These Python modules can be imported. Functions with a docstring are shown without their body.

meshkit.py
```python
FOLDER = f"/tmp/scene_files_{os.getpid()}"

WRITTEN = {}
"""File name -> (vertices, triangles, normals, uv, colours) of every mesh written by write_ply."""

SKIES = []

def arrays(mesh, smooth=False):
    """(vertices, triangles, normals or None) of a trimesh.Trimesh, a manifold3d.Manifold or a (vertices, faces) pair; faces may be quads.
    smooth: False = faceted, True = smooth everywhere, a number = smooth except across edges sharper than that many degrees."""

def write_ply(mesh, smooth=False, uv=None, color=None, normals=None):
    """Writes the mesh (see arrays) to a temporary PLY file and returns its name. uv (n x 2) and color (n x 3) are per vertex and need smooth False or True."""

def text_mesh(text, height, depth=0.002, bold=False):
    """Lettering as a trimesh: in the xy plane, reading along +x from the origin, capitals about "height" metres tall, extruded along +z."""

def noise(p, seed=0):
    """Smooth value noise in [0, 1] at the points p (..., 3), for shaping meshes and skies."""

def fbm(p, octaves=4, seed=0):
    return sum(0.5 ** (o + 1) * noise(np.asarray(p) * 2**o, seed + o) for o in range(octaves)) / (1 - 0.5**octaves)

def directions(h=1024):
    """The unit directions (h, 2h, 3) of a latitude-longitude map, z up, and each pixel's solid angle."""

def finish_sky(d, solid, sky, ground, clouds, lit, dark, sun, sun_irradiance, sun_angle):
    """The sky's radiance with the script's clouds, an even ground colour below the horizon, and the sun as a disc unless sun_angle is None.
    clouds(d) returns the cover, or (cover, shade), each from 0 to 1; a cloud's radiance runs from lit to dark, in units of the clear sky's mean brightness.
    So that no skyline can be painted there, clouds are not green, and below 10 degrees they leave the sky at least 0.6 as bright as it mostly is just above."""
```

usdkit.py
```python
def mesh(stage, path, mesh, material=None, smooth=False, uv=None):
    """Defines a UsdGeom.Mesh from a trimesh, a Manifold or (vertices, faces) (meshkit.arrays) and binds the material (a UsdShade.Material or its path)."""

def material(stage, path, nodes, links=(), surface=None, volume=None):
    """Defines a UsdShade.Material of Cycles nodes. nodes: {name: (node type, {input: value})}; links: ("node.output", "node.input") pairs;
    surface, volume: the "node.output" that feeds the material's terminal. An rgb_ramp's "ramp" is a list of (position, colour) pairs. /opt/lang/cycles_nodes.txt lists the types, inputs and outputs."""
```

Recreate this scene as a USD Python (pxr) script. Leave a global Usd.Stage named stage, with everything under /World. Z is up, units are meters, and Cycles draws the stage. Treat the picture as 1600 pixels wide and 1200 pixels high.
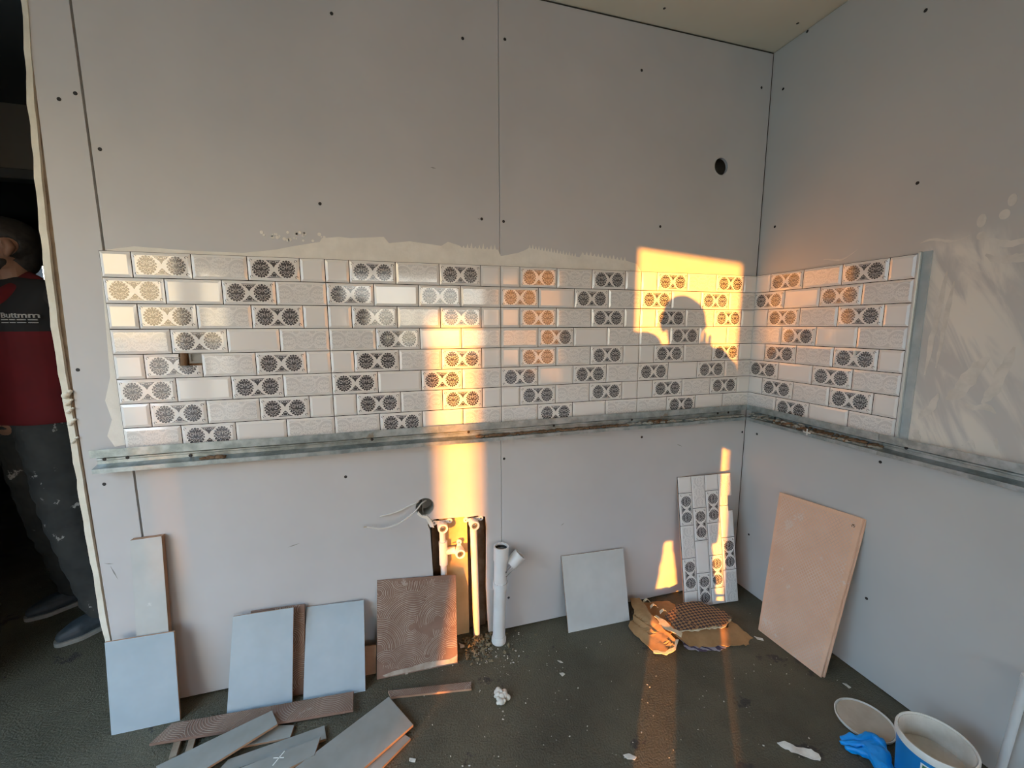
import math, random
import numpy as np, trimesh, usdkit, meshkit
import manifold3d as m3
from shapely.geometry import Polygon, Point, LineString, box as sbox
from shapely import affinity
from shapely.ops import unary_union
from pxr import Usd, UsdGeom, UsdLux, UsdShade, Gf, Sdf, Vt

stage = Usd.Stage.CreateInMemory()
UsdGeom.SetStageUpAxis(stage, UsdGeom.Tokens.z)
UsdGeom.Xform.Define(stage, '/World')
rng = np.random.default_rng(7)

# ------------------------------------------------------------------ camera
cam = UsdGeom.Camera.Define(stage, '/World/camera')
cam.CreateHorizontalApertureAttr(36.0)
cam.CreateVerticalApertureAttr(27.0)
cam.CreateFocalLengthAttr(14.56)
cam.CreateClippingRangeAttr((0.05, 200.0))
EYE = Gf.Vec3d(0.795, -1.532, 1.270)
YAW, PITCH = 0.2859, 0.1393
fw = Gf.Vec3d(math.sin(YAW) * math.cos(PITCH), math.cos(YAW) * math.cos(PITCH), -math.sin(PITCH))
cam.AddTransformOp().Set(Gf.Matrix4d().SetLookAt(EYE, EYE + fw, Gf.Vec3d(0.003, 0, 1)).GetInverse())
cam.CreateExposureAttr(0.0)

# ------------------------------------------------------------------ sky and sun
SUN_AZ, SUN_EL = math.radians(39.0), math.radians(3.0)
SUN = np.array([math.sin(SUN_AZ) * math.cos(SUN_EL), math.cos(SUN_AZ) * math.cos(SUN_EL), -math.sin(SUN_EL)])  # the way the light travels
SKY_STRENGTH, SUN_INTENSITY = 5.7, 5.0
sky_mat = usdkit.material(stage, '/World/Looks/sky', {          # hazy evening sky: pale at the horizon, blue overhead
    'g': ('texture_coordinate', {}), 'x': ('separate_xyz', {}),
    'r': ('rgb_ramp', {'ramp': [(0.0, (0.80, 0.70, 0.50)), (0.12, (0.80, 0.82, 0.78)), (0.35, (0.69, 1.04, 1.42)), (1.0, (0.46, 0.72, 1.15))]}),
    'd': ('vector_math', {'math_type': 'dot_product', 'vector2': tuple(-SUN)}), 'w': ('map_range', {'range_type': 'smoothstep', 'from_min': 0.88, 'from_max': 1.0, 'to_min': 0.0, 'to_max': 0.9, 'clamp': True}),
    'm': ('mix', {'mix_type': 'mix', 'color2': (1.15, 0.82, 0.40)}),
    'b': ('background_shader', {'strength': SKY_STRENGTH})}, [('g.generated', 'x.vector'), ('x.z', 'r.fac'), ('g.generated', 'd.vector1'), ('d.value', 'w.value'), ('w.result', 'm.fac'), ('r.color', 'm.color1'), ('m.color', 'b.color')], surface='b.background')
dome = UsdLux.DomeLight.Define(stage, '/World/sky')
dome.CreateIntensityAttr(1.0)
UsdShade.MaterialBindingAPI.Apply(dome.GetPrim()).Bind(sky_mat)
sun = UsdLux.DistantLight.Define(stage, '/World/sun')
sun.CreateAngleAttr(0.42)
sun.CreateNormalizeAttr(True)
sun.CreateIntensityAttr(SUN_INTENSITY)
sun.CreateColorAttr(Gf.Vec3f(1.0, 0.345, 0.047))
zax = -SUN
xax = np.cross([0, 0, 1.0], zax); xax /= np.linalg.norm(xax)
yax = np.cross(zax, xax)
sun.AddTransformOp().Set(Gf.Matrix4d(*xax, 0, *yax, 0, *zax, 0, 0, 0, 0, 1))

# ------------------------------------------------------------------ materials
def mat(name, c1, c2=None, scale=6.0, rough=0.6, bump=0.0, bscale=60.0, bdist=0.002, metal=0.0, coat=0.0, spec=0.5, detail=5.0, lo=0.38, hi=0.62, stretch=(1, 1, 1), spots=None, rough2=None, ink=None):
    """Principled material: two base tones mixed by noise, fine noise relief, optional spots = (colour, scale, threshold)."""
    nodes = {'g': ('texture_coordinate', {}), 'p': ('principled_bsdf', {'base_color': c1, 'roughness': rough, 'metallic': metal, 'coat_weight': coat, 'coat_roughness': 0.06, 'specular_ior_level': spec})}
    links, last = [], None
    nodes['mp'] = ('mapping', {'scale': stretch})
    links.append(('g.object', 'mp.vector'))
    if c2 is not None:
        nodes['n'] = ('noise_texture', {'scale': scale, 'detail': detail, 'roughness': 0.6})
        nodes['r'] = ('rgb_ramp', {'ramp': [(lo, c1), (hi, c2)]})
        links += [('mp.vector', 'n.vector'), ('n.fac', 'r.fac')]
        last = 'r.color'
    if ink:
        nodes['ink'] = ('attribute', {'attribute': ink})
        last = 'ink.color'
    if spots:
        col, sc, th = spots
        nodes['sn'] = ('noise_texture', {'scale': sc, 'detail': 6.0, 'roughness': 0.65})
        nodes['sr'] = ('map_range', {'from_min': th, 'from_max': th + 0.03, 'to_min': 0.0, 'to_max': 1.0, 'clamp': True})
        nodes['sm'] = ('mix', {'mix_type': 'mix', 'color1': c1, 'color2': col})
        links += [('mp.vector', 'sn.vector'), ('sn.fac', 'sr.value'), ('sr.result', 'sm.fac')]
        if last:
            links.append((last, 'sm.color1'))
        last = 'sm.color'
    if last:
        links.append((last, 'p.base_color'))
    if bump:
        nodes['bn'] = ('noise_texture', {'scale': bscale, 'detail': 5.0, 'roughness': 0.6})
        nodes['b'] = ('bump', {'strength': bump, 'distance': bdist})
        links += [('g.object', 'bn.vector'), ('bn.fac', 'b.height'), ('b.normal', 'p.normal')]
    if rough2 is not None:
        nodes['rn'] = ('noise_texture', {'scale': 3.0, 'detail': 4.0})
        nodes['rr'] = ('map_range', {'from_min': 0.4, 'from_max': 0.6, 'to_min': rough, 'to_max': rough2, 'clamp': True})
        links += [('g.object', 'rn.vector'), ('rn.fac', 'rr.value'), ('rr.result', 'p.roughness')]
    return usdkit.material(stage, '/World/Looks/' + name, nodes, links, surface='p.BSDF')


M = {}
M['board'] = mat('plasterboard', (0.485, 0.487, 0.482), (0.53, 0.53, 0.525), scale=1.6, rough=0.62, bump=0.06, bscale=240, bdist=0.001)
M['ceil'] = mat('ceiling_board', (0.76, 0.72, 0.58), (0.80, 0.76, 0.62), scale=2.0, rough=0.7)
M['paper'] = mat('board_edge_paper', (0.20, 0.15, 0.10), (0.30, 0.24, 0.17), scale=14, rough=0.8)
M['gypsum'] = mat('gypsum_edge', (0.62, 0.60, 0.50), (0.72, 0.70, 0.60), scale=12, rough=0.8, bump=0.3, bscale=80)
M['cavity'] = mat('cavity_board', (0.36, 0.34, 0.29), (0.28, 0.26, 0.22), scale=6, rough=0.85)
M['hard'] = mat('brown_fibreboard', (0.56, 0.36, 0.16), (0.64, 0.43, 0.21), scale=9, rough=0.75, bump=0.2, bscale=120)
M['floor'] = mat('screed', (0.054, 0.049, 0.029), (0.126, 0.113, 0.070), scale=2.6, rough=0.40, rough2=0.65, bump=1.0, bscale=150, bdist=0.008, lo=0.30, hi=0.70, detail=9, spots=((0.035, 0.030, 0.024), 5.0, 0.62))
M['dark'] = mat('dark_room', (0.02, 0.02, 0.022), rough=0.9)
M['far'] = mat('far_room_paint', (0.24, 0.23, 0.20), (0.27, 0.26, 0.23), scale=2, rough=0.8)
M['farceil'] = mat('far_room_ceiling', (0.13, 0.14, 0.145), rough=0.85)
M['tile'] = mat('glazed_tile', (0.78, 0.77, 0.74), ink='ink', rough=0.10, coat=0.8, spec=0.7)
M['grout'] = mat('dark_joint', (0.045, 0.04, 0.035), rough=0.8)
M['glaze'] = mat('pale_glazed_face', (0.34, 0.415, 0.455), (0.39, 0.465, 0.505), scale=5, rough=0.32, bump=0.05, bscale=90, spots=((0.42, 0.44, 0.45), 16.0, 0.70))
M['glaze_grey'] = mat('grey_glazed_face', (0.47, 0.49, 0.47), (0.54, 0.56, 0.54), scale=5, rough=0.4, bump=0.1, bscale=90, spots=((0.62, 0.63, 0.60), 9.0, 0.62))
M['grey_cut'] = mat('grey_cut_tile', (0.235, 0.24, 0.215), (0.285, 0.29, 0.265), scale=7, rough=0.5, bump=0.1, bscale=120)
M['terra'] = mat('terracotta_biscuit', (0.33, 0.19, 0.11), (0.42, 0.25, 0.15), scale=12, rough=0.85, bump=0.25, bscale=110)
M['swirl'] = mat('adhesive_brown_back', (0.185, 0.108, 0.076), (0.235, 0.148, 0.108), scale=7, rough=0.8, bump=0.2, bscale=120, spots=((0.36, 0.29, 0.24), 11.0, 0.66))
M['ridge'] = mat('adhesive_ridge', (0.30, 0.235, 0.18), (0.46, 0.40, 0.33), scale=16, rough=0.85)
M['ridge2'] = mat('worn_adhesive_ridge', (0.20, 0.15, 0.11), (0.34, 0.27, 0.21), scale=9, rough=0.85)
M['pink'] = mat('pink_biscuit_back', (0.70, 0.43, 0.28), (0.78, 0.50, 0.34), scale=5, rough=0.85, bump=0.2, bscale=120, spots=((0.74, 0.58, 0.47), 14.0, 0.63))
M['pinkrib'] = mat('pink_biscuit_rib', (0.66, 0.44, 0.32), (0.74, 0.55, 0.43), scale=8, rough=0.85)
M['putty'] = mat('putty', (0.70, 0.68, 0.61), (0.78, 0.76, 0.69), scale=14, rough=0.8, bump=0.5, bscale=50)
M['putty_thin'] = mat('wiped_putty', (0.58, 0.565, 0.51), (0.68, 0.66, 0.60), scale=22, rough=0.75)
M['galv'] = mat('galvanised_steel', (0.28, 0.32, 0.31), (0.46, 0.50, 0.50), scale=26, rough=0.34, metal=0.85, rough2=0.5, bump=0.06, bscale=30, spots=((0.30, 0.27, 0.21), 6.0, 0.66))
M['rust'] = mat('brown_mortar', (0.14, 0.075, 0.035), (0.22, 0.14, 0.08), scale=18, rough=0.9, bump=0.6, bscale=90)
M['mortar'] = mat('grey_mortar', (0.30, 0.30, 0.26), (0.40, 0.39, 0.34), scale=20, rough=0.9, bump=0.6, bscale=90)
M['trim'] = mat('tile_trim_metal', (0.55, 0.60, 0.61), rough=0.35, metal=0.4)
M['trimband'] = mat('tile_trim_flange', (0.36, 0.41, 0.42), (0.46, 0.50, 0.50), scale=14, rough=0.55)
M['screw'] = mat('screw_black', (0.015, 0.013, 0.012), rough=0.6)
M['pvc'] = mat('white_plastic', (0.70, 0.70, 0.67), (0.74, 0.74, 0.71), scale=6, rough=0.38)
M['drain'] = mat('white_drain_plastic', (0.60, 0.62, 0.61), (0.66, 0.67, 0.66), scale=8, rough=0.42, spots=((0.50, 0.49, 0.45), 14.0, 0.64))
M['hole'] = mat('pipe_inside', (0.03, 0.03, 0.03), rough=0.8)
M['brass'] = mat('thread_brass', (0.50, 0.42, 0.25), rough=0.35, metal=0.8)
M['cable'] = mat('white_cable', (0.62, 0.61, 0.57), rough=0.5)
M['boxgrey'] = mat('grey_wall_box', (0.22, 0.22, 0.20), (0.30, 0.29, 0.26), scale=20, rough=0.6)
M['card'] = mat('cardboard', (0.30, 0.165, 0.065), (0.40, 0.23, 0.10), scale=14, rough=0.8, bump=0.15, bscale=90)
M['cardedge'] = mat('torn_cardboard_edge', (0.55, 0.42, 0.26), (0.66, 0.55, 0.38), scale=30, rough=0.85)
M['crumb'] = mat('plaster_crumb', (0.55, 0.53, 0.46), (0.70, 0.68, 0.60), scale=30, rough=0.85)
M['soil'] = mat('rubble', (0.10, 0.08, 0.045), (0.26, 0.21, 0.12), scale=40, rough=0.75)
M['blue'] = mat('blue_bucket_plastic', (0.005, 0.17, 0.46), (0.01, 0.21, 0.52), scale=5, rough=0.35)
M['rim'] = mat('white_bucket_rim', (0.66, 0.66, 0.60), (0.72, 0.72, 0.67), scale=18, rough=0.45)
M['residue'] = mat('grout_residue', (0.55, 0.53, 0.46), (0.68, 0.66, 0.60), scale=12, rough=0.8, bump=0.3, bscale=50, spots=((0.06, 0.06, 0.05), 26.0, 0.70))
M['lid'] = mat('lid_residue', (0.46, 0.40, 0.31), (0.54, 0.48, 0.38), scale=16, rough=0.8, bump=0.3, bscale=70)
M['glove'] = mat('blue_rubber', (0.0, 0.25, 0.72), (0.0, 0.33, 0.85), scale=10, rough=0.35)
M['green'] = mat('green_label', (0.03, 0.13, 0.06), (0.05, 0.19, 0.09), scale=60, rough=0.5)
M['white'] = mat('white_print', (0.75, 0.76, 0.72), rough=0.5)
M['skin'] = mat('skin', (0.27, 0.14, 0.09), (0.31, 0.165, 0.105), scale=12, rough=0.5)
M['hair'] = mat('dark_hair', (0.012, 0.010, 0.009), (0.03, 0.024, 0.02), scale=60, rough=0.6)
M['red'] = mat('red_cloth', (0.095, 0.0015, 0.004), (0.12, 0.002, 0.005), scale=9, rough=0.85)
M['black'] = mat('black_cloth', (0.012, 0.012, 0.013), rough=0.85)
M['trouser'] = mat('work_trousers', (0.026, 0.029, 0.029), (0.042, 0.045, 0.043), scale=9, rough=0.9, spots=((0.34, 0.34, 0.32), 11.0, 0.64))
M['shoe'] = mat('work_shoe', (0.02, 0.03, 0.038), (0.045, 0.058, 0.068), scale=14, rough=0.6, spots=((0.50, 0.50, 0.47), 40.0, 0.72))
M['coat'] = mat('dark_coat', (0.05, 0.055, 0.07), rough=0.9)
M['grey_print'] = mat('grey_print', (0.36, 0.36, 0.35), rough=0.7)
M['frame'] = mat('window_frame', (0.55, 0.55, 0.53), rough=0.5)
M['earth'] = mat('earth', (0.36, 0.29, 0.18), (0.42, 0.34, 0.22), scale=1.5, rough=0.95)
M['block'] = mat('concrete_block', (0.34, 0.33, 0.30), (0.40, 0.39, 0.36), scale=2.5, rough=0.9)
# printed cardboard: a dark net on brown
M['net'] = usdkit.material(stage, '/World/Looks/printed_net', {
    'g': ('texture_coordinate', {}), 'm': ('mapping', {'rotation': (0, 0, 0.9)}),
    'c': ('checker_texture', {'color1': (0.045, 0.028, 0.03), 'color2': (0.30, 0.17, 0.075), 'scale': 95.0}),
    'p': ('principled_bsdf', {'roughness': 0.75})}, [('g.object', 'm.vector'), ('m.vector', 'c.vector'), ('c.color', 'p.base_color')], surface='p.BSDF')
M['violet'] = usdkit.material(stage, '/World/Looks/printed_bands', {
    'g': ('texture_coordinate', {}), 'w': ('wave_texture', {'wave_type': 'bands', 'bands_direction': 'diagonal', 'scale': 18.0, 'distortion': 5.0, 'detail': 2.0, 'detail_scale': 2.0}),
    'r': ('rgb_ramp', {'ramp': [(0.45, (0.07, 0.05, 0.09)), (0.6, (0.38, 0.33, 0.36))]}),
    'p': ('principled_bsdf', {'roughness': 0.7})}, [('g.object', 'w.vector'), ('w.fac', 'r.fac'), ('r.color', 'p.base_color')], surface='p.BSDF')
# right-hand wall board: plasterboard wiped with streaks of putty beside the tiles (object space = world space for walls)
M['board_wiped'] = usdkit.material(stage, '/World/Looks/plasterboard_wiped', {
    'g': ('texture_coordinate', {}), 'x': ('separate_xyz', {}),
    'n': ('noise_texture', {'scale': 1.6, 'detail': 3.0}), 'r': ('rgb_ramp', {'ramp': [(0.38, (0.49, 0.49, 0.47)), (0.62, (0.535, 0.535, 0.51))]}),
    'y1': ('map_range', {'range_type': 'smoothstep', 'from_min': -0.60, 'from_max': -0.66, 'to_min': 0.0, 'to_max': 1.0, 'clamp': True}),
    'y2': ('map_range', {'range_type': 'smoothstep', 'from_min': -1.02, 'from_max': -0.74, 'to_min': 0.0, 'to_max': 1.0, 'clamp': True}),
    'z1': ('map_range', {'range_type': 'smoothstep', 'from_min': 0.80, 'from_max': 0.92, 'to_min': 0.0, 'to_max': 1.0, 'clamp': True}),
    'z2': ('map_range', {'range_type': 'smoothstep', 'from_min': 1.56, 'from_max': 1.48, 'to_min': 0.0, 'to_max': 1.0, 'clamp': True}),
    'rot': ('vector_rotate', {'rotate_type': 'x_axis', 'angle': 0.45}),
    'mp': ('mapping', {'scale': (1.0, 16.0, 3.0)}), 'sn': ('noise_texture', {'scale': 1.0, 'detail': 5.0, 'roughness': 0.55, 'distortion': 0.8}),
    'sr': ('map_range', {'range_type': 'smoothstep', 'from_min': 0.40, 'from_max': 0.60, 'to_min': 0.0, 'to_max': 0.95, 'clamp': True}),
    'a': ('math', {'math_type': 'multiply'}), 'b': ('math', {'math_type': 'multiply'}), 'c': ('math', {'math_type': 'multiply'}), 'd': ('math', {'math_type': 'multiply'}),
    'mx': ('mix', {'mix_type': 'mix', 'color2': (0.74, 0.715, 0.64)}), 'p': ('principled_bsdf', {'roughness': 0.6})},
    [('g.object', 'x.vector'), ('g.object', 'n.vector'), ('n.fac', 'r.fac'), ('x.y', 'y1.value'), ('x.y', 'y2.value'), ('x.z', 'z1.value'), ('x.z', 'z2.value'),
     ('g.object', 'rot.vector'), ('rot.vector', 'mp.vector'), ('mp.vector', 'sn.vector'), ('sn.fac', 'sr.value'),
     ('y1.result', 'a.value1'), ('y2.result', 'a.value2'), ('z1.result', 'b.value1'), ('z2.result', 'b.value2'), ('a.value', 'c.value1'), ('b.value', 'c.value2'),
     ('c.value', 'd.value1'), ('sr.result', 'd.value2'), ('d.value', 'mx.fac'), ('r.color', 'mx.color1'), ('mx.color', 'p.base_color')], surface='p.BSDF')

# ------------------------------------------------------------------ scene helpers
taken, base_of = {}, {}

def numbered(parent, name):
    k = (parent, name)
    n = taken.get(k, -1) + 1
    taken[k] = n
    return name if n == 0 else f'{name}_{n:03d}'


def tag(prim, label=None, cat=None, group=None, kind=None):
    for k, v in (('label', label), ('category', cat), ('group', group), ('kind', kind)):
        if v:
            prim.SetCustomDataByKey(k, v)
    return prim


def thing(name, label=None, cat=None, loc=(0, 0, 0), group=None, kind=None):
    path = '/World/' + numbered('/World', name)
    x = UsdGeom.Xform.Define(stage, path)
    x.AddTranslateOp().Set(Gf.Vec3d(*map(float, loc)))
    base_of[path] = np.array(loc, float)
    return tag(x.GetPrim(), label, cat, group, kind)


def tm(g):
    if isinstance(g, m3.Manifold):
        m = g.to_mesh()
        return trimesh.Trimesh(np.array(m.vert_properties[:, :3], float), np.array(m.tri_verts), process=False)
    return g


def obj(name, g, material, parent=None, smooth=False, label=None, kind=None, ink=None):
    """One Mesh prim, its points given in world coordinates; under a thing they become local to that thing's base."""
    top = '/World' if parent is None else str(parent.GetPath())
    path = top + '/' + numbered(top, name)
    g = tm(g)
    b = base_of.get(top, np.zeros(3))
    base_of[path] = b
    g = trimesh.Trimesh(np.asarray(g.vertices) - b, np.asarray(g.faces), process=False)
    me = usdkit.mesh(stage, path, g, M[material] if isinstance(material, str) else material, smooth=smooth)
    if ink is not None:
        UsdGeom.PrimvarsAPI(me).CreatePrimvar('ink', Sdf.ValueTypeNames.Color3fArray, 'vertex').Set(Vt.Vec3fArray.FromNumpy(np.asarray(ink, np.float32)))
    p = me.GetPrim()
    if label: p.SetCustomDataByKey('label', label)
    if kind: p.SetCustomDataByKey('kind', kind)
    return p


def single(name, g, material, label, cat, group=None, kind=None, smooth=False):
    """A thing that is one mesh, placed at its base."""
    g = tm(g)
    lo, hi = g.bounds
    loc = np.array([(lo[0] + hi[0]) / 2, (lo[1] + hi[1]) / 2, lo[2]])
    path = '/World/' + numbered('/World', name)
    me = usdkit.mesh(stage, path, trimesh.Trimesh(g.vertices - loc, g.faces, process=False), M[material], smooth=smooth)
    me.AddTranslateOp().Set(Gf.Vec3d(*loc))
    return tag(me.GetPrim(), label, cat, group, kind)


def join(*gs):
    return trimesh.util.concatenate([tm(g) for g in gs])


def cube(lo, hi):
    lo, hi = np.array(lo, float), np.array(hi, float)
    return m3.Manifold.cube(list(hi - lo)).translate(list(lo))


def hull(pts):
    return m3.Manifold.hull_points(np.asarray(pts, float).tolist())


def rbox(lo, hi, c=0.002):
    """A box with chamfered edges."""
    lo, hi = np.array(lo, float), np.array(hi, float)
    p = []
    for i in range(8):
        s = np.array([i & 1, (i >> 1) & 1, (i >> 2) & 1])
        v = np.where(s, hi, lo)
        for k in range(3):
            d = np.where(s, -c, c).astype(float)
            d[k] = 0
            p.append(v + d)
    return hull(p)


def frame_to(a, b):
    a, b = np.array(a, float), np.array(b, float)
    z = (b - a) / np.linalg.norm(b - a)
    x = np.cross([0, 0, 1.0] if abs(z[2]) < 0.95 else [1.0, 0, 0], z); x /= np.linalg.norm(x)
    return a, x, np.cross(z, x), z


def lathe(profile, a, b, n=32):
    """profile: closed list of (radius, height) turned about the axis from a to b; the height counts in metres from a."""
    o, x, y, z = frame_to(a, b)
    cs = m3.CrossSection([[(max(r, 0), h) for r, h in profile]])
    if cs.area() <= 0:
        cs = m3.CrossSection([[(max(r, 0), h) for r, h in profile][::-1]])
    m = m3.Manifold.revolve(cs, n)
    return m.transform(np.column_stack([x, y, z, o]).tolist())


def cyl(a, b, r, n=24, r2=None):
    h = float(np.linalg.norm(np.subtract(b, a)))
    o, x, y, z = frame_to(a, b)
    return m3.Manifold.cylinder(h, r, r if r2 is None else r2, n).transform(np.column_stack([x, y, z, o]).tolist())


def pipe(a, b, r, t, n=28):
    h = float(np.linalg.norm(np.subtract(b, a)))
    return lathe([(r - t, 0), (r, 0), (r, h), (r - t, h)], a, b, n)


def ball(c, r, n=20):
    return m3.Manifold.sphere(r, n).translate(list(map(float, c)))


def union(ms):
    return m3.Manifold.batch_boolean(list(ms), m3.OpType.Add)


def bone(a, ra, b, rb, n=20):
    return m3.Manifold.batch_hull([ball(a, ra, n), ball(b, rb, n)])


def chain(pts, radii, n=20):
    return union([bone(pts[i], radii[i], pts[i + 1], radii[i + 1], n) for i in range(len(pts) - 1)]) if len(pts) > 1 else ball(pts[0], radii[0], n)


def soft(m, edge=0.014, it=10):
    t = tm(m.refine_to_length(edge))
    t.merge_vertices()
    trimesh.smoothing.filter_taubin(t, lamb=0.5, nu=0.53, iterations=it)
    return t


def tube(points, r, n=10):
    p = np.array(points, float)
    r = np.broadcast_to(r, (len(p),))
    return union([bone(p[i], r[i], p[i + 1], r[i + 1], n) for i in range(len(p) - 1)])


def curve(ctrl, n=24):
    """Catmull-Rom through the control points."""
    c = np.array(ctrl, float)
    c = np.vstack([2 * c[0] - c[1], c, 2 * c[-1] - c[-2]])
    out = []
    for i in range(1, len(c) - 2):
        for t in np.linspace(0, 1, n // (len(c) - 3) + 1, endpoint=False):
            out.append(0.5 * ((2 * c[i]) + (c[i + 1] - c[i - 1]) * t + (2 * c[i - 1] - 5 * c[i] + 4 * c[i + 1] - c[i + 2]) * t ** 2 + (3 * c[i] - c[i - 1] - 3 * c[i + 1] + c[i + 2]) * t ** 3))
    return np.array(out + [c[-2]])


def cross(polys):
    """shapely polygon(s) to a CrossSection."""
    polys = getattr(polys, 'geoms', [polys])
    rings = []
    for p in polys:
        if p.geom_type == 'Polygon' and p.area > 1e-9:
            from shapely.geometry.polygon import orient
            p = orient(p)
            rings += [list(p.exterior.coords)[:-1]] + [list(h.coords)[:-1] for h in p.interiors]
    return m3.CrossSection(rings)


def plate(poly, t, to_world, refine=None):
    """A plate of thickness t cut to the polygon (u, v); to_world maps rows (u, v, w) to world points, w = 0 ... t."""
    m = m3.Manifold.extrude(cross(poly), t)
    if refine:
        m = m.refine_to_length(refine)
    g = tm(m)
    v = to_world(np.asarray(g.vertices))
    g = trimesh.Trimesh(v, g.faces, process=False)
    if g.volume < 0:
        g.invert()
    return g


def quad_frame(q):
    """Frame of a leaning tile from its front corners (top left, top right, bottom right, bottom left)."""
    tl, tr, br, bl = (np.array(p, float) for p in q)
    n = np.cross((tr + br - tl - bl), (tl + tr - bl - br))
    return tl, tr, br, bl, n / np.linalg.norm(n)     # n points away from the viewer side? fixed below


def slab(q, d0, d1, c=0.0012, rag=0.0, seed=0):
    """The layer of a leaning tile between depths d0 and d1 behind its front face, edges chamfered."""
    tl, tr, br, bl, n = quad_frame(q)
    if n[1] + n[0] * 0.3 > 0:
        n = -n
    cen = (tl + tr + br + bl) / 4
    P = np.array([tl, tr, br, bl])
    U = (cen - P); U /= np.linalg.norm(U, axis=1, keepdims=True)
    pts = [P + U * c * 1.4 - n * d0, P - n * (d0 + c), P - n * (d1 - c), P + U * c * 1.4 - n * d1]
    return hull(np.vstack(pts))


def uvmap(q, lift):
    """(u, v, w) in metres on a leaning tile's front face to world, w lifted out of the face."""
    tl, tr, br, bl, n = quad_frame(q)
    if n[1] + n[0] * 0.3 > 0:
        n = -n
    W, H = np.linalg.norm(br - bl + tr - tl) / 2, np.linalg.norm(tl - bl + tr - br) / 2

    def f(p):
        u, v = (p[:, :1] / W), (p[:, 1:2] / H)
        return (bl * (1 - u) * (1 - v) + br * u * (1 - v) + tl * (1 - u) * v + tr * u * v) + n * (lift + p[:, 2:3])
    return f, W, H


# ------------------------------------------------------------------ the room: floor, ceiling, walls
H = 2.407
fl = thing('floor', 'dark grey-brown dusty concrete screed floor', 'floor', kind='structure')
obj('screed', cube((-4, -6.2, -0.12), (2.6, 5.2, 0.0)), 'floor', fl)
ce = thing('ceiling', 'pale plasterboard ceiling over the kitchen corner', 'ceiling', (0, 0, H), kind='structure')
ceil_holes = [(1.80, -0.083), (2.335, -0.16), (1.2, -0.6), (2.0, -0.9)]
obj('plasterboard', union([rbox((-1.0, -2.5, H), (2.46, 0.0, H + 0.0125), 0.001), rbox((-1.0, -5.0, H), (2.46, -2.503, H + 0.0125), 0.001)]), 'ceil', ce)
obj('slab', cube((-1.2, -5.2, H + 0.013), (2.7, 0.12, H + 0.2)), 'cavity', ce)


def screw(p, n):
    p, n = np.array(p, float), np.array(n, float)
    return lathe([(0.0, -0.001), (0.0050, -0.001), (0.0052, 0.0003), (0.0040, 0.0008), (0.0014, 0.0006), (0.0, 0.0005)], p, p + n, 12)


for x, y in ceil_holes[:2]:
    obj('screw', screw((x, y, H), (0, 0, -1)), 'screw', ce)

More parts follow.
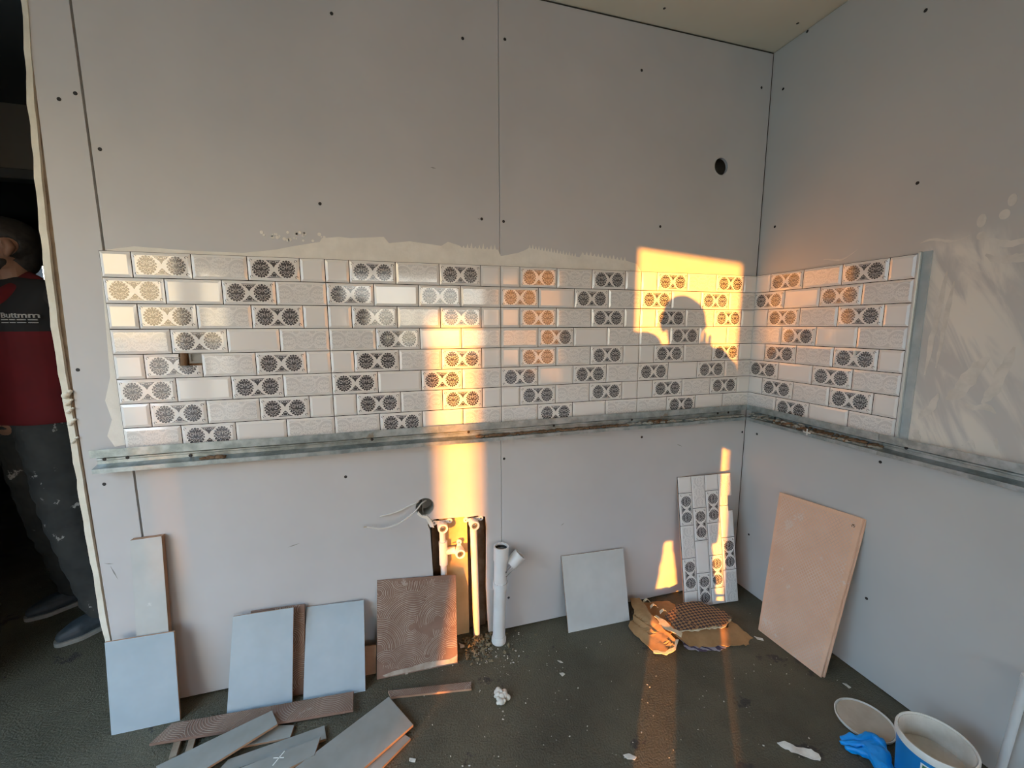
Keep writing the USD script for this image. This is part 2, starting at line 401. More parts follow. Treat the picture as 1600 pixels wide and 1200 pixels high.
# back wall: three plasterboards with seams at x = 0 and x = 1.2, holes and the plumbing recess cut out
wb = thing('wall_back', 'grey plasterboard wall carrying the long run of patterned white tiles', 'wall', kind='structure')
cut_hole = cyl((2.168, -0.1, 1.934), (2.168, 0.05, 1.934), 0.034, 32)
box_hole = cyl((0.898, -0.1, 0.588), (0.898, 0.05, 0.588), 0.035, 32)
rec = m3.Manifold.extrude(cross(Polygon([(0.918, -0.02), (0.921, 0.30), (0.914, 0.49), (0.905, 0.515), (0.93, 0.533), (1.048, 0.527), (1.052, 0.522), (1.10, 0.525), (1.134, 0.515), (1.137, 0.46), (1.133, 0.2), (1.142, -0.02)])), 0.2).transform([[1, 0, 0, 0], [0, 0, -1, 0.1], [0, 1, 0, 0]])
G = 0.0006
for x0, x1 in ((-0.112, 0.006), (0.0105, 1.2), (1.2, 2.4)):
    b = rbox((x0 + (G if x0 > 0 else 0), 0.0, 0.004), (x1 - G, 0.0125, H - 0.004), 0.0012)
    if x0 < 0:   # the open end of the wall is a little out of plumb
        b = hull([(-0.082, y, H) if k else (-0.108, y, 0.004) for y in (0, 0.0125) for k in (0, 1)] + [(x1 - G, y, z) for y in (0, 0.0125) for z in (0.004, H)] + [(-0.113, y, 1.0) for y in (0, 0.0125)])
    for c in (cut_hole, box_hole, rec):
        b = b - c
    obj('plasterboard', b, 'board', wb)
obj('cavity_board', union([cube((-0.06, 0.075, 0.0), (2.5, 0.0875, H)), cube((-0.06, 0.0126, H - 0.004), (2.4, 0.075, H)), cube((0.004, 0.0128, 0), (0.012, 0.07, H)), cube((1.196, 0.0128, 0), (1.204, 0.07, H))]), 'cavity', wb)
obj('ceiling_joint', cube((0.0, 0.001, H - 0.0045), (2.4, 0.012, H - 0.0005)), 'screw', wb)
for x, z in [(-0.046, 1.889), (-0.008, 1.909), (0.031, 1.769), (0.665, 2.232), (1.075, 2.233), (1.223, 2.256), (0.597, 1.665), (1.133, 1.653), (1.215, 1.65), (1.769, 2.242), (2.349, 2.265), (1.883, 1.673), (0.624, 0.737),
             (1.212, 0.748), (1.228, 0.144), (1.837, 0.786), (2.386, 0.767), (-0.093, 1.145), (-0.070, 0.789)]:
    obj('screw', screw((x, 0, z), (0, -1, 0)), 'screw', wb)
for x0, x1 in ((1.095, 1.11), (0.958, 0.966)):
    pass
# pencil ticks and scuffs on the boards
for (xa, za, xb, zb) in [(0.955, 1.812, 0.975, 1.809), (1.118, 1.653, 1.128, 1.652), (2.02, 0.74, 2.05, 0.725), (-0.085, 0.52, -0.07, 0.47), (-0.10, 0.53, -0.075, 0.525), (0.42, 0.50, 0.46, 0.51), (1.46, 0.43, 1.475, 0.44)]:
    d = np.array([xb - xa, zb - za]); nrm = np.array([-d[1], d[0]]) / np.linalg.norm(d) * 0.0018
    obj('scuff', plate(Polygon([(xa, za), (xa + d[0] * .5 + nrm[0], za + d[1] * .5 + nrm[1]), (xb, zb), (xa + d[0] * .5 - nrm[0], za + d[1] * .5 - nrm[1])]), 0.0004, lambda p: np.c_[p[:, 0], -p[:, 2] + 0.0001, p[:, 1]]), 'boxgrey', wb)
# the putty band wiped above the tiles, with trowel teeth
band = [(0.006, 1.479), (0.018, 1.494), (0.083, 1.506), (0.227, 1.50), (0.365, 1.50), (0.456, 1.514), (0.503, 1.526), (0.589, 1.545), (0.596, 1.557), (0.649, 1.564), (0.685, 1.562), (0.791, 1.572), (0.807, 1.552), (0.876, 1.562), (0.986, 1.552), (1.009, 1.567), (1.05, 1.556)]
for k in range(9):
    x = 1.06 + k * 0.0145; band += [(x, 1.549), (x + 0.005, 1.557 + 0.006 * (k % 3)), (x + 0.009, 1.549)]
band += [(1.192, 1.548), (1.204, 1.526), (1.271, 1.541), (1.30, 1.553)]
for k in range(16):
    x = 1.312 + k * 0.0125; h = 1.572 - 0.0015 * k; band += [(x, h - 0.012), (x + 0.004, h + 0.004 * (k % 2)), (x + 0.008, h - 0.012)]
band += [(1.521, 1.535)]
for k in range(12):
    x = 1.53 + k * 0.017; h = 1.556 - 0.0014 * k; band += [(x, h - 0.01), (x + 0.006, h + 0.003 * (k % 3)), (x + 0.011, h - 0.01)]
band += [(1.779, 1.52), (1.80, 1.489), (0.006, 1.489)]
bandp = Polygon(band).buffer(0)
obj('putty_band', plate(bandp, 0.0012, lambda p: np.c_[p[:, 0], -p[:, 2] + 0.0002, p[:, 1]]), 'putty', wb)
for k in range(26):
    x, z, r = 0.42 + rng.random() * 0.2, 1.545 + rng.random() * 0.025, 0.002 + 0.004 * rng.random()
    obj('putty_speck', plate(Point(x, z).buffer(r, 3), 0.0009, lambda p: np.c_[p[:, 0], -p[:, 2] + 0.0001, p[:, 1]]), 'putty', wb)
# old plaster beside the first tile column
obj('putty_patch', plate(Polygon([(-0.012, 1.25), (-0.002, 1.485), (0.001, 1.488), (0.001, 0.91), (-0.03, 0.905), (-0.045, 0.94), (-0.028, 0.99), (-0.038, 1.05), (-0.018, 1.12)]), 0.0009, lambda p: np.c_[p[:, 0], -p[:, 2] + 0.0001, p[:, 1]]), 'putty', wb)
obj('putty_patch', plate(Polygon([(0.872, 0.575), (0.885, 0.555), (0.905, 0.552), (0.922, 0.53), (0.93, 0.50), (0.915, 0.505), (0.90, 0.54), (0.88, 0.55), (0.868, 0.562)]), 0.003, lambda p: np.c_[p[:, 0], -p[:, 2] + 0.0001, p[:, 1]]), 'putty', wb)

# open end of the wall: brown stud edge and the ragged edge of the reveal board
tr = thing('trim_1', 'ragged cream plasterboard edge closing the open end of the wall', 'wall end', kind='structure')
zs = [0.0, 0.29, 0.6, 0.91, 1.10, 1.29, 1.642, 1.9, 2.125, H]
xo = [-0.122, -0.128, -0.133, -0.136, -0.138, -0.138, -0.126, -0.112, -0.094, -0.082]
xi = [-0.107, -0.113, -0.117, -0.120, -0.121, -0.121, -0.110, -0.097, -0.082, -0.070]
zf = np.linspace(0, H, 90)
wob = (meshkit.noise(np.c_[zf * 22, zf * 0, zf * 0], 3) - 0.5) * 0.005
xof, xif = np.interp(zf, zs, xo) + wob, np.interp(zf, zs, xi) + wob * 0.4
poly = Polygon(list(zip(xof, zf)) + list(zip(xif, zf))[::-1])
obj('reveal_board', plate(poly, 0.088, lambda p: np.c_[p[:, 0], p[:, 2] - 0.003, p[:, 1]]), 'gypsum', tr)
poly = Polygon(list(zip(xif, zf)) + list(zip(xif + 0.03, zf))[::-1])
obj('stud_edge', plate(poly, 0.07, lambda p: np.c_[p[:, 0], p[:, 2] + 0.006, p[:, 1]]), 'paper', tr)
for z, r in ((1.07, 0.010), (1.045, 0.007), (0.985, 0.007), (0.93, 0.006), (1.02, 0.006)):
    obj('gypsum_lump', soft(union([ball((-0.128 + 0.006 * k, -0.004, z + 0.006 * k), r * (1 - 0.2 * k), 12) for k in range(3)]), 0.004, 4), 'gypsum', tr, smooth=True)

# right wall
wr = thing('wall_right', 'plasterboard wall smeared with putty beside the short tiled panel', 'wall', kind='structure')
obj('plasterboard', rbox((2.4, -1.2, 0.003), (2.4125, -0.001, H - 0.002), 0.001), 'board_wiped', wr)
for k in range(1, 5):
    obj('plasterboard', rbox((2.4, -1.2 * (k + 1) if k < 4 else -5.0, 0.003), (2.4125, -1.2 * k - 0.001, H - 0.002), 0.001), 'board', wr)
obj('cavity_board', cube((2.4126, -5.2, 0), (2.6, 0.12, H + 0.2)), 'cavity', wr)
for y, z in [(-0.06, 2.237), (-0.541, 2.216), (-0.576, 1.709), (-0.074, 1.688), (-0.58, 0.297), (-0.069, 0.282), (-0.57, 0.802), (-0.069, 0.774), (-0.148, 2.398)]:
    obj('screw', screw((2.4, y, z), (-1, 0, 0)), 'screw', wr)
on_right = lambda p: np.c_[2.4 - p[:, 2] + 0.0001, p[:, 0], p[:, 1]]
for y, z, a, b in [(-0.741, 1.558, 0.010, 0.018), (-0.786, 1.564, 0.011, 0.013), (-0.797, 1.598, 0.009, 0.016), (-0.745, 1.517, 0.010, 0.011)]:
    obj('putty_dab', plate(affinity.scale(Point(y, z).buffer(1, 5), a, b), 0.0008, on_right), 'putty_thin', wr)


def streak(y0, z0, y1, z1, w, seed):
    r = np.random.default_rng(seed)
    t = np.linspace(0, 1, 14)
    c = np.c_[y0 + (y1 - y0) * t, z0 + (z1 - z0) * t + 0.012 * np.sin(t * 5 + seed)]
    d = np.array([y1 - y0, z1 - z0]); d /= np.linalg.norm(d); n = np.array([-d[1], d[0]])
    h = w * np.sin(np.pi * np.clip(t, 0.02, 0.98)) ** 0.6
    return Polygon(np.vstack([c + n * (h * (0.7 + 0.6 * r.random(14)))[:, None], (c - n * (h * (0.7 + 0.6 * r.random(14)))[:, None])[::-1]])).buffer(0)


for i, s in enumerate([(-0.80, 1.17, -0.72, 1.05, 0.018), (-0.845, 1.20, -0.80, 1.04, 0.013), (-0.70, 1.06, -0.66, 0.96, 0.012), (-0.765, 1.05, -0.83, 1.02, 0.010), (-0.68, 1.44, -0.66, 1.12, 0.008), (-0.70, 1.40, -0.685, 1.15, 0.006),
                      (-0.60, 1.512, -0.72, 1.53, 0.004), (-0.30, 1.505, -0.42, 1.53, 0.003), (-0.74, 1.515, -0.88, 1.475, 0.008), (-0.76, 1.47, -0.86, 1.42, 0.012), (-0.77, 0.93, -0.80, 0.92, 0.006), (-0.83, 0.945, -0.845, 0.935, 0.005), (-0.65, 0.93, -0.67, 0.90, 0.01)]):
    obj('putty_streak', plate(streak(*s, i + 1), 0.0007, on_right), 'putty_thin', wr)

# the rest of the room, behind and beside the camera
wl = thing('wall_left', 'plain left wall with a wide opening and a doorway letting the low sun in', 'wall', kind='structure')
LX = -1.0
def sun_y(X): return -(X - LX) / math.tan(SUN_AZ)
yA1, yA2 = sun_y(1.79), sun_y(2.31) - 0.05
wall = cube((LX - 0.04, -5.0, 0), (LX, 0.0, H))
wall = wall - cube((LX - 0.1, -3.05, 0.02), (LX + 0.1, -0.35, 2.15)) - cube((LX - 0.1, yA2, -0.1), (LX + 0.1, yA1, 1.815))
obj('masonry', wall, 'board', wl)
wf = thing('wall_front', 'rear wall of the room behind the camera with one wide window', 'wall', kind='structure')
obj('masonry', cube((-1.04, -5.1, 0), (2.42, -5.0, H)) - cube((0.1, -5.2, 0.85), (2.3, -4.9, 2.05)), 'board', wf)
w2 = thing('window_1', 'window frame in the wall behind the camera', 'window', (1.2, -5.05, 0.85), kind='structure')
obj('frame', cube((0.1, -5.08, 0.85), (2.3, -5.02, 2.05)) - cube((0.15, -5.2, 0.9), (1.18, -4.9, 2.0)) - cube((1.22, -5.2, 0.9), (2.25, -4.9, 2.0)), 'frame', w2)
w3 = thing('window_2', 'frame of the wide opening in the left wall', 'window', (LX, -1.7, 0.02), kind='structure')
obj('frame', cube((LX - 0.035, -3.05, 0.02), (LX - 0.005, -0.35, 2.15)) - cube((LX - 0.1, -3.0, 0.07), (LX + 0.1, -0.4, 2.1)), 'frame', w3)

# the dark rooms beyond the open end of the wall
fr = thing('wall_far', 'walls of the dim room beyond the open end of the tiled wall', 'wall', kind='structure')
obj('masonry', cube((-3.0, 1.40, 2.06), (0.1, 1.50, 2.6)), 'far', fr)
obj('lintel', rbox((-3.0, 1.375, 2.035), (0.1, 1.46, 2.085), 0.003), 'farceil', fr)
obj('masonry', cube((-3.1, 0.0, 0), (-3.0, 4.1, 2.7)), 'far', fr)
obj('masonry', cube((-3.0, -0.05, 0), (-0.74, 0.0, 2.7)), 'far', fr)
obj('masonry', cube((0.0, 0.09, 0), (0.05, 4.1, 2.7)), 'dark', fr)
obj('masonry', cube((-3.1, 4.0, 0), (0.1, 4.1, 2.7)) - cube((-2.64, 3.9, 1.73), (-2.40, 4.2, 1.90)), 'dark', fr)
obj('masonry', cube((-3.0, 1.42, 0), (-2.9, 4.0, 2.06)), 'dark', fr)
fc = thing('ceiling', 'grey ceiling of the dim room beyond the wall', 'ceiling', kind='structure')
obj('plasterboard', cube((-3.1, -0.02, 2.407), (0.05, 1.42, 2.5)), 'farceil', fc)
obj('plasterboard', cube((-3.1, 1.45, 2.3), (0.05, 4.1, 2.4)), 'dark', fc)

# outside: ground and the boundary wall that keeps most of the low sun out
gr = thing('ground', 'bare earth outside the house', 'ground', (0, 0, -0.14), kind='structure')
obj('earth', cube((-40, -40, -0.3), (40, 40, -0.13)), 'earth', gr)
bw = thing('boundary_wall', 'grey block wall outside, beyond the left opening', 'garden wall', (-6.1, -4, -0.13))
def out_y(X): return -(X + 6.0) / math.tan(SUN_AZ)
fence = cube((-6.03, -9.32, -0.13), (-6.0, 3.0, 2.8))
fence = fence - cube((-6.3, out_y(1.128), 0.92), (-5.9, out_y(0.965), 1.88)) - cube((-6.3, out_y(1.128), 0.02), (-5.9, out_y(1.045), 0.93))
for X, w, z0, z1 in ((0.10, 0.016, 0.95, 1.75), (0.205, 0.007, 1.0, 1.35), (0.325, 0.005, 0.75, 1.35)):
    fence = fence - cube((-6.3, out_y(X + w), z0), (-5.9, out_y(X - w), z1))
obj('blockwork', fence, 'block', bw)
obj('coping', rbox((-6.05, -9.34, 2.8), (-5.98, 3.02, 2.86), 0.008), 'block', bw)

# ------------------------------------------------------------------ tiled panels
ROW, PW = 0.0755, 0.6
GAP = 0.0011
WHITE, INK, FAINT = (0.77, 0.755, 0.72), (0.075, 0.072, 0.075), (0.635, 0.625, 0.60)


def arc(cx, cz, r, a0, a1, w, n=14):
    t = np.radians(np.linspace(a0, a1, n))
    return LineString(np.c_[cx + r * np.cos(t), cz + r * np.sin(t)]).buffer(w / 2, 2)


def medallion():
    """A scrolled, symmetrical damask rosette about 0.05 m across."""
    lobes = [affinity.scale(Point(0, 0).buffer(0.0205, 10), 1, 1.12)]
    for k in range(18):
        a = math.radians(90 + k * 20)
        lobes.append(Point(0.0215 * math.cos(a), 0.0243 * math.sin(a)).buffer(0.0035, 4))
    s = unary_union(lobes)
    cuts = []
    for sx in (-1, 1):
        m = lambda g: affinity.scale(g, sx, 1, origin=(0, 0))
        cuts += [m(arc(0.0088, 0.0055, 0.0060, -120, 185, 0.0011)), m(arc(0.0088, 0.0055, 0.0030, 60, 330, 0.0010)),
                 m(arc(0.0165, 0.0010, 0.0048, -100, 100, 0.0011)), m(arc(0.0125, 0.0165, 0.0042, -70, 150, 0.0010)), m(arc(0.0052, 0.0195, 0.0032, -20, 200, 0.0009)),
                 m(arc(0.0185, 0.0105, 0.0030, -60, 160, 0.0009)), m(arc(0.0185, -0.0085, 0.0040, 0, 230, 0.0010)), m(arc(0.0115, -0.0175, 0.0042, 10, 200, 0.0010)), m(arc(0.0045, -0.0215, 0.0030, 0, 190, 0.0009))]
        for a in (-18, -42, -66):
            c, q = math.cos(math.radians(a)), math.sin(math.radians(a))
            cuts.append(m(LineString([(0.004 * c, -0.004 + 0.004 * q), (0.0135 * c, -0.004 + 0.0125 * q)]).buffer(0.00042, 1)))
    cuts += [LineString([(0, 0.015), (0, 0.001)]).buffer(0.0005, 1), LineString([(0, -0.009), (0, -0.017)]).buffer(0.0005, 1)]
    return s.difference(unary_union(cuts)).simplify(0.0002)


def spray(sign):
    g = [Polygon([(-0.021, 0.0275), (0.021, 0.0275), (0.013, 0.019), (0.005, 0.013), (0, 0.004), (-0.005, 0.013), (-0.013, 0.019)])] if sign > 0 else [Polygon([(-0.022, -0.0275), (0.022, -0.0275), (0.012, -0.021), (0.005, -0.013), (0, -0.0075), (-0.005, -0.013), (-0.012, -0.021)])]
    z = 0.0215 if sign > 0 else -0.0215
    cuts = [arc(sx * 0.009, z, 0.0032, 0, 300, 0.0013) for sx in (-1, 1)] + [arc(0, z * 0.8, 0.0036, 30, 150, 0.0013), LineString([(-0.02, z * 1.16), (0.02, z * 1.16)]).buffer(0.0006, 2)]
    return unary_union(g).difference(unary_union(cuts)).simplify(0.0003)


med = medallion()
deco = unary_union([affinity.translate(med, sx * 0.0368, 0) for sx in (-1, 1)] + [spray(1), spray(-1)] + [arc(sx * 0.0645, sz * 0.025, 0.0035, 0, 250, 0.0016) for sx in (-1, 1) for sz in (-1, 1)])
relief = sbox(-0.066, -0.0295, 0.066, 0.0295).difference(unary_union(
    [affinity.translate(med, x, 0).boundary.buffer(0.0008) for x in (0,)] + [affinity.translate(affinity.scale(med, 0.9, 1.0), x, -0.012).boundary.buffer(0.0008) for x in (-0.05, 0.05)] +
    [arc(x, 0, 0.027, a, a + 130, 0.0034) for x in (-0.05, 0.0, 0.05) for a in (25, 205)] + [arc(x, 0.028, 0.010, 180, 360, 0.003) for x in (-0.025, 0.025)])).simplify(0.0004)


def flat(poly):
    parts = [p for p in getattr(poly, 'geoms', [poly]) if p.geom_type == 'Polygon' and p.area > 3e-7]
    vs, fs, n = [], [], 0
    for p in parts:
        v, f = trimesh.creation.triangulate_polygon(p, engine='earcut')
        vs.append(v); fs.append(np.asarray(f) + n); n += len(v)
    v, f = np.vstack(vs), np.vstack(fs)
    a = v[f]
    ar = (a[:, 1, 0] - a[:, 0, 0]) * (a[:, 2, 1] - a[:, 0, 1]) - (a[:, 1, 1] - a[:, 0, 1]) * (a[:, 2, 0] - a[:, 0, 0])
    f = np.where((ar < 0)[:, None], f[:, ::-1], f)
    return v, f


PRINTS = {'deco': (flat(deco), INK), 'relief': (flat(relief), FAINT)}
ROWS = [['half', 'deco', 'relief', 'deco', 'half'], ['deco', 'plain', 'deco', 'relief'], ['half', 'deco', 'relief', 'deco', 'half'], ['relief', 'deco', 'plain', 'relief']]


def brick_mesh(x0, x1, z0, z1, kind, r, cut=None):
    """One moulded brick of a panel in panel coordinates (x right, z up, -y out of the wall): bevelled border, slightly tilted face, print."""
    x0, x1, z0, z1 = x0 + GAP, x1 - GAP, z0 + GAP, z1 - GAP
    t = (r.random(3) - 0.5) * np.array([0.0011, 0.0006, 0.0002])
    cx, cz = (x0 + x1) / 2, (z0 + z1) / 2
    face = lambda x, z: -0.0078 + t[0] * (z - cz) / 0.075 + t[1] * (x - cx) / 0.15 + t[2]
    e, i = 0.0005, 0.0082
    pts = [(x, 0.0, z) for x in (x0, x1) for z in (z0, z1)] + [(x, -0.0046, z) for x in (x0, x1) for z in (z0, z1)]
    pts += [(x, -0.0052, z) for x in (x0 + e, x1 - e) for z in (z0 + e, z1 - e)] + [(x, face(x, z), z) for x in (x0 + i, x1 - i) for z in (z0 + i, z1 - i)]
    b = hull(pts)
    if cut is not None:
        b = b - cut
    g = tm(b)
    ink = np.tile(WHITE, (len(g.vertices), 1))
    if kind in PRINTS:
        (v, f), col = PRINTS[kind]
        x, z = v[:, 0] + cx, v[:, 1] + cz
        # the print follows the face and runs down onto the bevel where it is wider than the face
        inset = np.minimum(np.minimum(x - x0, x1 - x), np.minimum(z - z0, z1 - z))
        y = np.where(inset >= i, face(x, z), -0.0052 + (face(x, z) + 0.0052) * np.clip((inset - e) / (i - e), 0, 1)) - 0.00022
        pv = np.c_[x, y, z]
        if cut is not None:
            lo, hi = np.array(cut.bounding_box()[:3]), np.array(cut.bounding_box()[3:])
            tri = pv[f].mean(1)
            f = f[~((tri > lo) & (tri < hi))[:, [0, 2]].all(1)]
        ink = np.vstack([ink, np.tile(col, (len(pv), 1))])
        g = trimesh.Trimesh(np.vstack([g.vertices, pv]), np.vstack([g.faces, f + len(g.vertices)]), process=False)
    return g, ink


def panel_parts(parent, seed=5, cut=None):
    r = np.random.default_rng(seed)
    base = cube((0.0, -0.004, 0.0), (PW, 0.0, 4 * ROW))
    obj('joint_bed', base - cut if cut is not None else base, 'grout', parent)
    for j, row in enumerate(ROWS):
        x, z1 = 0.0, (4 - j) * ROW
        for kind in row:
            w = 0.075 if kind == 'half' else 0.15
            g, ink = brick_mesh(x, x + w, z1 - ROW, z1, kind, r, cut)
            if len(g.faces):
                obj('brick', g, 'tile', parent, ink=ink)
            x += w


def place(path, origin, ex, en, ez):
    """An Xform whose local x, y (into the wall), z axes are given."""
    x = UsdGeom.Xform.Define(stage, path)
    x.AddTransformOp().Set(Gf.Matrix4d(*map(float, ex), 0, *map(float, en), 0, *map(float, ez), 0, *map(float, origin), 1))
    return x


first = None
for wallp, spots in ((wb, [(i, j) for j in (0, 1) for i in range(4)]), (wr, [(0, 0), (0, 1)])):
    top = str(wallp.GetPath())
    for i, j in spots:
        path = top + '/' + numbered(top, 'tile_panel')
        z0 = 1.49 - 4 * ROW * (j + 1)
        e = (rng.random(2) - 0.5) * 0.006
        if wallp is wb:
            ex, ez, o = np.array([1, e[0], 0]), np.array([0, e[1], 1.0]), (PW * i, -0.0025 - 0.6 * max(e[0], 0) * 0, z0)
        else:
            ex, ez, o = np.array([e[0], -1, 0]), np.array([e[1], 0, 1.0]), (2.3975, -0.006, z0)
        ex = ex / np.linalg.norm(ex); en = np.cross(ez, ex); en /= np.linalg.norm(en); ez = np.cross(ex, en)
        x = place(path, o, ex, en, ez)
        if first is None:
            panel_parts(x.GetPrim())
            first = x
        elif wallp is wb and (i, j) == (0, 1):
            panel_parts(x.GetPrim(), cut=cube((0.166, -0.05, 0.264), (0.226, 0.05, 0.301)))      # the broken-out hole
            x.GetPrim().SetCustomDataByKey('label', 'panel with a square hole broken out for a cable')
        else:
            x.GetPrim().GetReferences().AddInternalReference(first.GetPath())
            x.GetPrim().SetInstanceable(True)
            UsdGeom.Xformable(x).GetXformOpOrderAttr()
obj('hole_back', union([cube((0.166, -0.0022, 1.150), (0.226, -0.0006, 1.190)), cyl((0.178, -0.010, 1.150), (0.178, -0.003, 1.187), 0.010, 16)]), 'rust', wb)
obj('wall_box', cube((0.192, -0.0075, 1.157), (0.226, -0.003, 1.188)) - cube((0.197, -0.02, 1.163), (0.223, -0.0035, 1.186)), 'boxgrey', wb)

# trim strip that closes the tiles on the right wall
zt0, zt1 = 0.886, 1.495
obj('edge_trim', join(rbox((2.3865, -0.616, zt0), (2.399, -0.6075, zt1), 0.002)), 'trim', wr, label='pale metal trim closing the tiles')
obj('edge_trim', rbox((2.3965, -0.640, zt0), (2.4005, -0.616, zt1), 0.001), 'trimband', wr)

# ------------------------------------------------------------------ galvanised rails under the tiles
PROFILE = [(-0.0005, 0.8835), (-0.030, 0.8835), (-0.030, 0.9065), (-0.0312, 0.9065), (-0.0312, 0.8822), (-0.0022, 0.8822), (-0.0022, 0.8735), (-0.0045, 0.8715), (-0.0045, 0.8665), (-0.0022, 0.8645), (-0.0022, 0.8545), (-0.0312, 0.8470), (-0.0312, 0.8330), (-0.030, 0.8330), (-0.030, 0.8459), (-0.0005, 0.8532)]


def rail(x0, x1, to_world, dy=0.0):
    m = m3.Manifold.extrude(cross(Polygon([(a + dy, b) for a, b in PROFILE])), x1 - x0, 60)
    g = tm(m)
    v = np.asarray(g.vertices)
    s = x0 + v[:, 2]
    g = trimesh.Trimesh(to_world(np.c_[s, v[:, 0], v[:, 1] + 0.0007 * np.sin(s * 9)]), g.faces, process=False)
    if g.volume < 0: g.invert()
    return g


back_w = lambda p: p
right_w = lambda p: np.c_[2.4 + p[:, 1], -p[:, 0], p[:, 2]]


def make_rail(label, x0, x1, w, dy, screws, dirt):
    c = w(np.array([[(x0 + x1) / 2, -0.015, 0.833]]))[0]
    t = thing('steel_rail', label, 'metal rail', c, 'steel rails under the wall tiles')
    obj('profile', rail(x0, x1, w, dy), 'galv', t)
    for s, z in screws:
        p, n = w(np.array([[s, -0.0045 + dy, z], [s, -0.0145 + dy, z]]))
        obj('screw', screw(p, n - p), 'screw', t)
    for s0, s1, m, hgt in dirt:
        n = int((s1 - s0) / 0.011) + 2
        r = np.random.default_rng(int(s0 * 100) + n)
        blobs = []
        for k in range(n):
            s = s0 + (s1 - s0) * k / (n - 1)
            for q in range(2):
                c = w(np.array([[s + r.normal() * 0.004, -0.009 - 0.014 * r.random() + dy, 0.8505 + hgt * r.random()]]))[0]
                blobs.append(m3.Manifold.sphere(0.0045 + 0.004 * r.random(), 8).scale([1.5, 1.2, 0.7]).translate(list(c)))
        obj('mortar_dropping', union(blobs), m, t, kind='stuff', smooth=40)
    return t


make_rail('dull galvanised steel rail under the left half of the wall tiles', -0.078, 0.968, back_w, 0.0, [(-0.058, 0.869), (0.0, 0.869), (0.165, 0.860), (0.72, 0.868)], [(0.20, 0.26, 'rust', 0.004)])
make_rail('steel rail with brown mortar crumbs under the right half of the wall tiles', 0.952, 2.366, back_w, -0.0016, [(1.07, 0.869), (1.42, 0.869), (1.78, 0.869), (2.23, 0.869), (2.29, 0.869)], [(1.10, 1.75, 'rust', 0.003), (1.75, 2.02, 'mortar', 0.006), (1.86, 1.94, 'rust', 0.012), (2.05, 2.36, 'mortar', 0.004)])
make_rail('mortar-filled steel rail on the right wall, below the short tiled panel', 0.034, 0.575, right_w, -0.0016, [(0.16, 0.869)], [(0.04, 0.30, 'mortar', 0.022), (0.18, 0.57, 'rust', 0.016), (0.30, 0.57, 'mortar', 0.004)])
make_rail('clean end of steel rail on the right wall, past the tiled panel', 0.567, 1.75, right_w, 0.0, [(0.64, 0.872), (1.3, 0.869)], [])
sp = thing('plastic_spacer', 'small white plastic cross stuck on the right rail lip', 'tile spacer', (2.368, -0.33, 0.842))
a = [rbox((2.362, -0.345, 0.847), (2.366, -0.315, 0.852), 0.001), rbox((2.362, -0.333, 0.838), (2.366, -0.328, 0.864), 0.001)]
obj('cross', union(a), 'pvc', sp)
single('plastic_spacer', union([rbox((2.380, -0.462, 1.158), (2.3885, -0.456, 1.180), 0.001), rbox((2.380, -0.468, 1.156), (2.3885, -0.450, 1.162), 0.001)]), 'pvc', 'tiny white tile spacer standing in a joint of the short tiled panel', 'tile spacer')

# ------------------------------------------------------------------ plumbing
rc = thing('pipe_recess_board', 'brown fibreboard strip behind the water pipes in the wall recess', 'board', (1.0, 0.03, 0))
obj('board', rbox((0.952, 0.0265, 0.0), (1.064, 0.034, 0.56), 0.001), 'hard', rc)
obj('batten', rbox((0.925, 0.055, 0.0), (1.14, 0.074, 0.56), 0.001), 'rust', rc)


def wall_elbow(parent, x, z, y0=0.016, ears=True, up=False):
    """Socket facing the room on an eared plate."""
    obj('socket', union([lathe([(0.0118, 0), (0.0190, 0), (0.0200, 0.004), (0.0200, 0.030), (0.0185, 0.036), (0.0125, 0.036), (0.0115, 0.032)], (x, y0, z), (x, y0 - 1, z)), ball((x, y0 + 0.004, z), 0.0185, 20)]), 'pvc', parent, smooth=35)
    obj('thread', lathe([(0.0085, 0.004), (0.0116, 0.004), (0.0116, 0.033), (0.0085, 0.033)], (x, y0, z), (x, y0 - 1, z)), 'brass', parent, smooth=35)
    if ears:
        m = []
        for sx in ((-1, 1) if not up else (0,)):
            c = (x + sx * 0.030, y0, z + 0.014 if not up else z + 0.034)
            m.append(lathe([(0.0030, -0.004), (0.0100, -0.004), (0.0105, 0.004), (0.0030, 0.005)], c, (c[0], c[1] - 1, c[2]), 20))
            m.append(m3.Manifold.batch_hull([cyl((c[0] - sx * 0.008, y0 + 0.003, c[2] - (0.008 if up else 0)), (c[0] - sx * 0.008, y0 - 0.003, c[2] - (0.008 if up else 0)), 0.006, 12), cyl((x, y0 + 0.003, z + 0.006), (x, y0 - 0.003, z + 0.006), 0.012, 16)]))
        obj('ear_plate', union(m), 'pvc', parent, smooth=35)


wp = thing('water_pipe', 'white water pipe with a tee and side elbow, left in the wall recess', 'pipe', (0.962, 0.016, 0))
obj('riser', cyl((0.967, 0.010, 0.0), (0.962, 0.012, 0.50), 0.0115, 24), 'pvc', wp, smooth=40)
wall_elbow(wp, 0.962, 0.498)
obj('tee', union([cyl((0.964, 0.011, 0.335), (0.964, 0.011, 0.432), 0.0168, 24), cyl((0.964, 0.011, 0.388), (1.004, 0.011, 0.388), 0.0140, 24)]), 'pvc', wp, smooth=40)
obj('nipple', union([cyl((1.000, 0.011, 0.388), (1.020, 0.011, 0.388), 0.0108, 20), cyl((1.003, 0.011, 0.388), (1.009, 0.011, 0.388), 0.0155, 24)]), 'pvc', wp, smooth=40)
wall_elbow(wp, 1.027, 0.384, 0.014, up=True)
obj('pin', cyl((0.985, 0.004, 0.412), (1.012, -0.012, 0.418), 0.0022, 8), 'screw', wp)
wp2 = thing('water_pipe', 'plain white water pipe rising at the right side of the wall recess', 'pipe', (1.085, 0.016, 0))
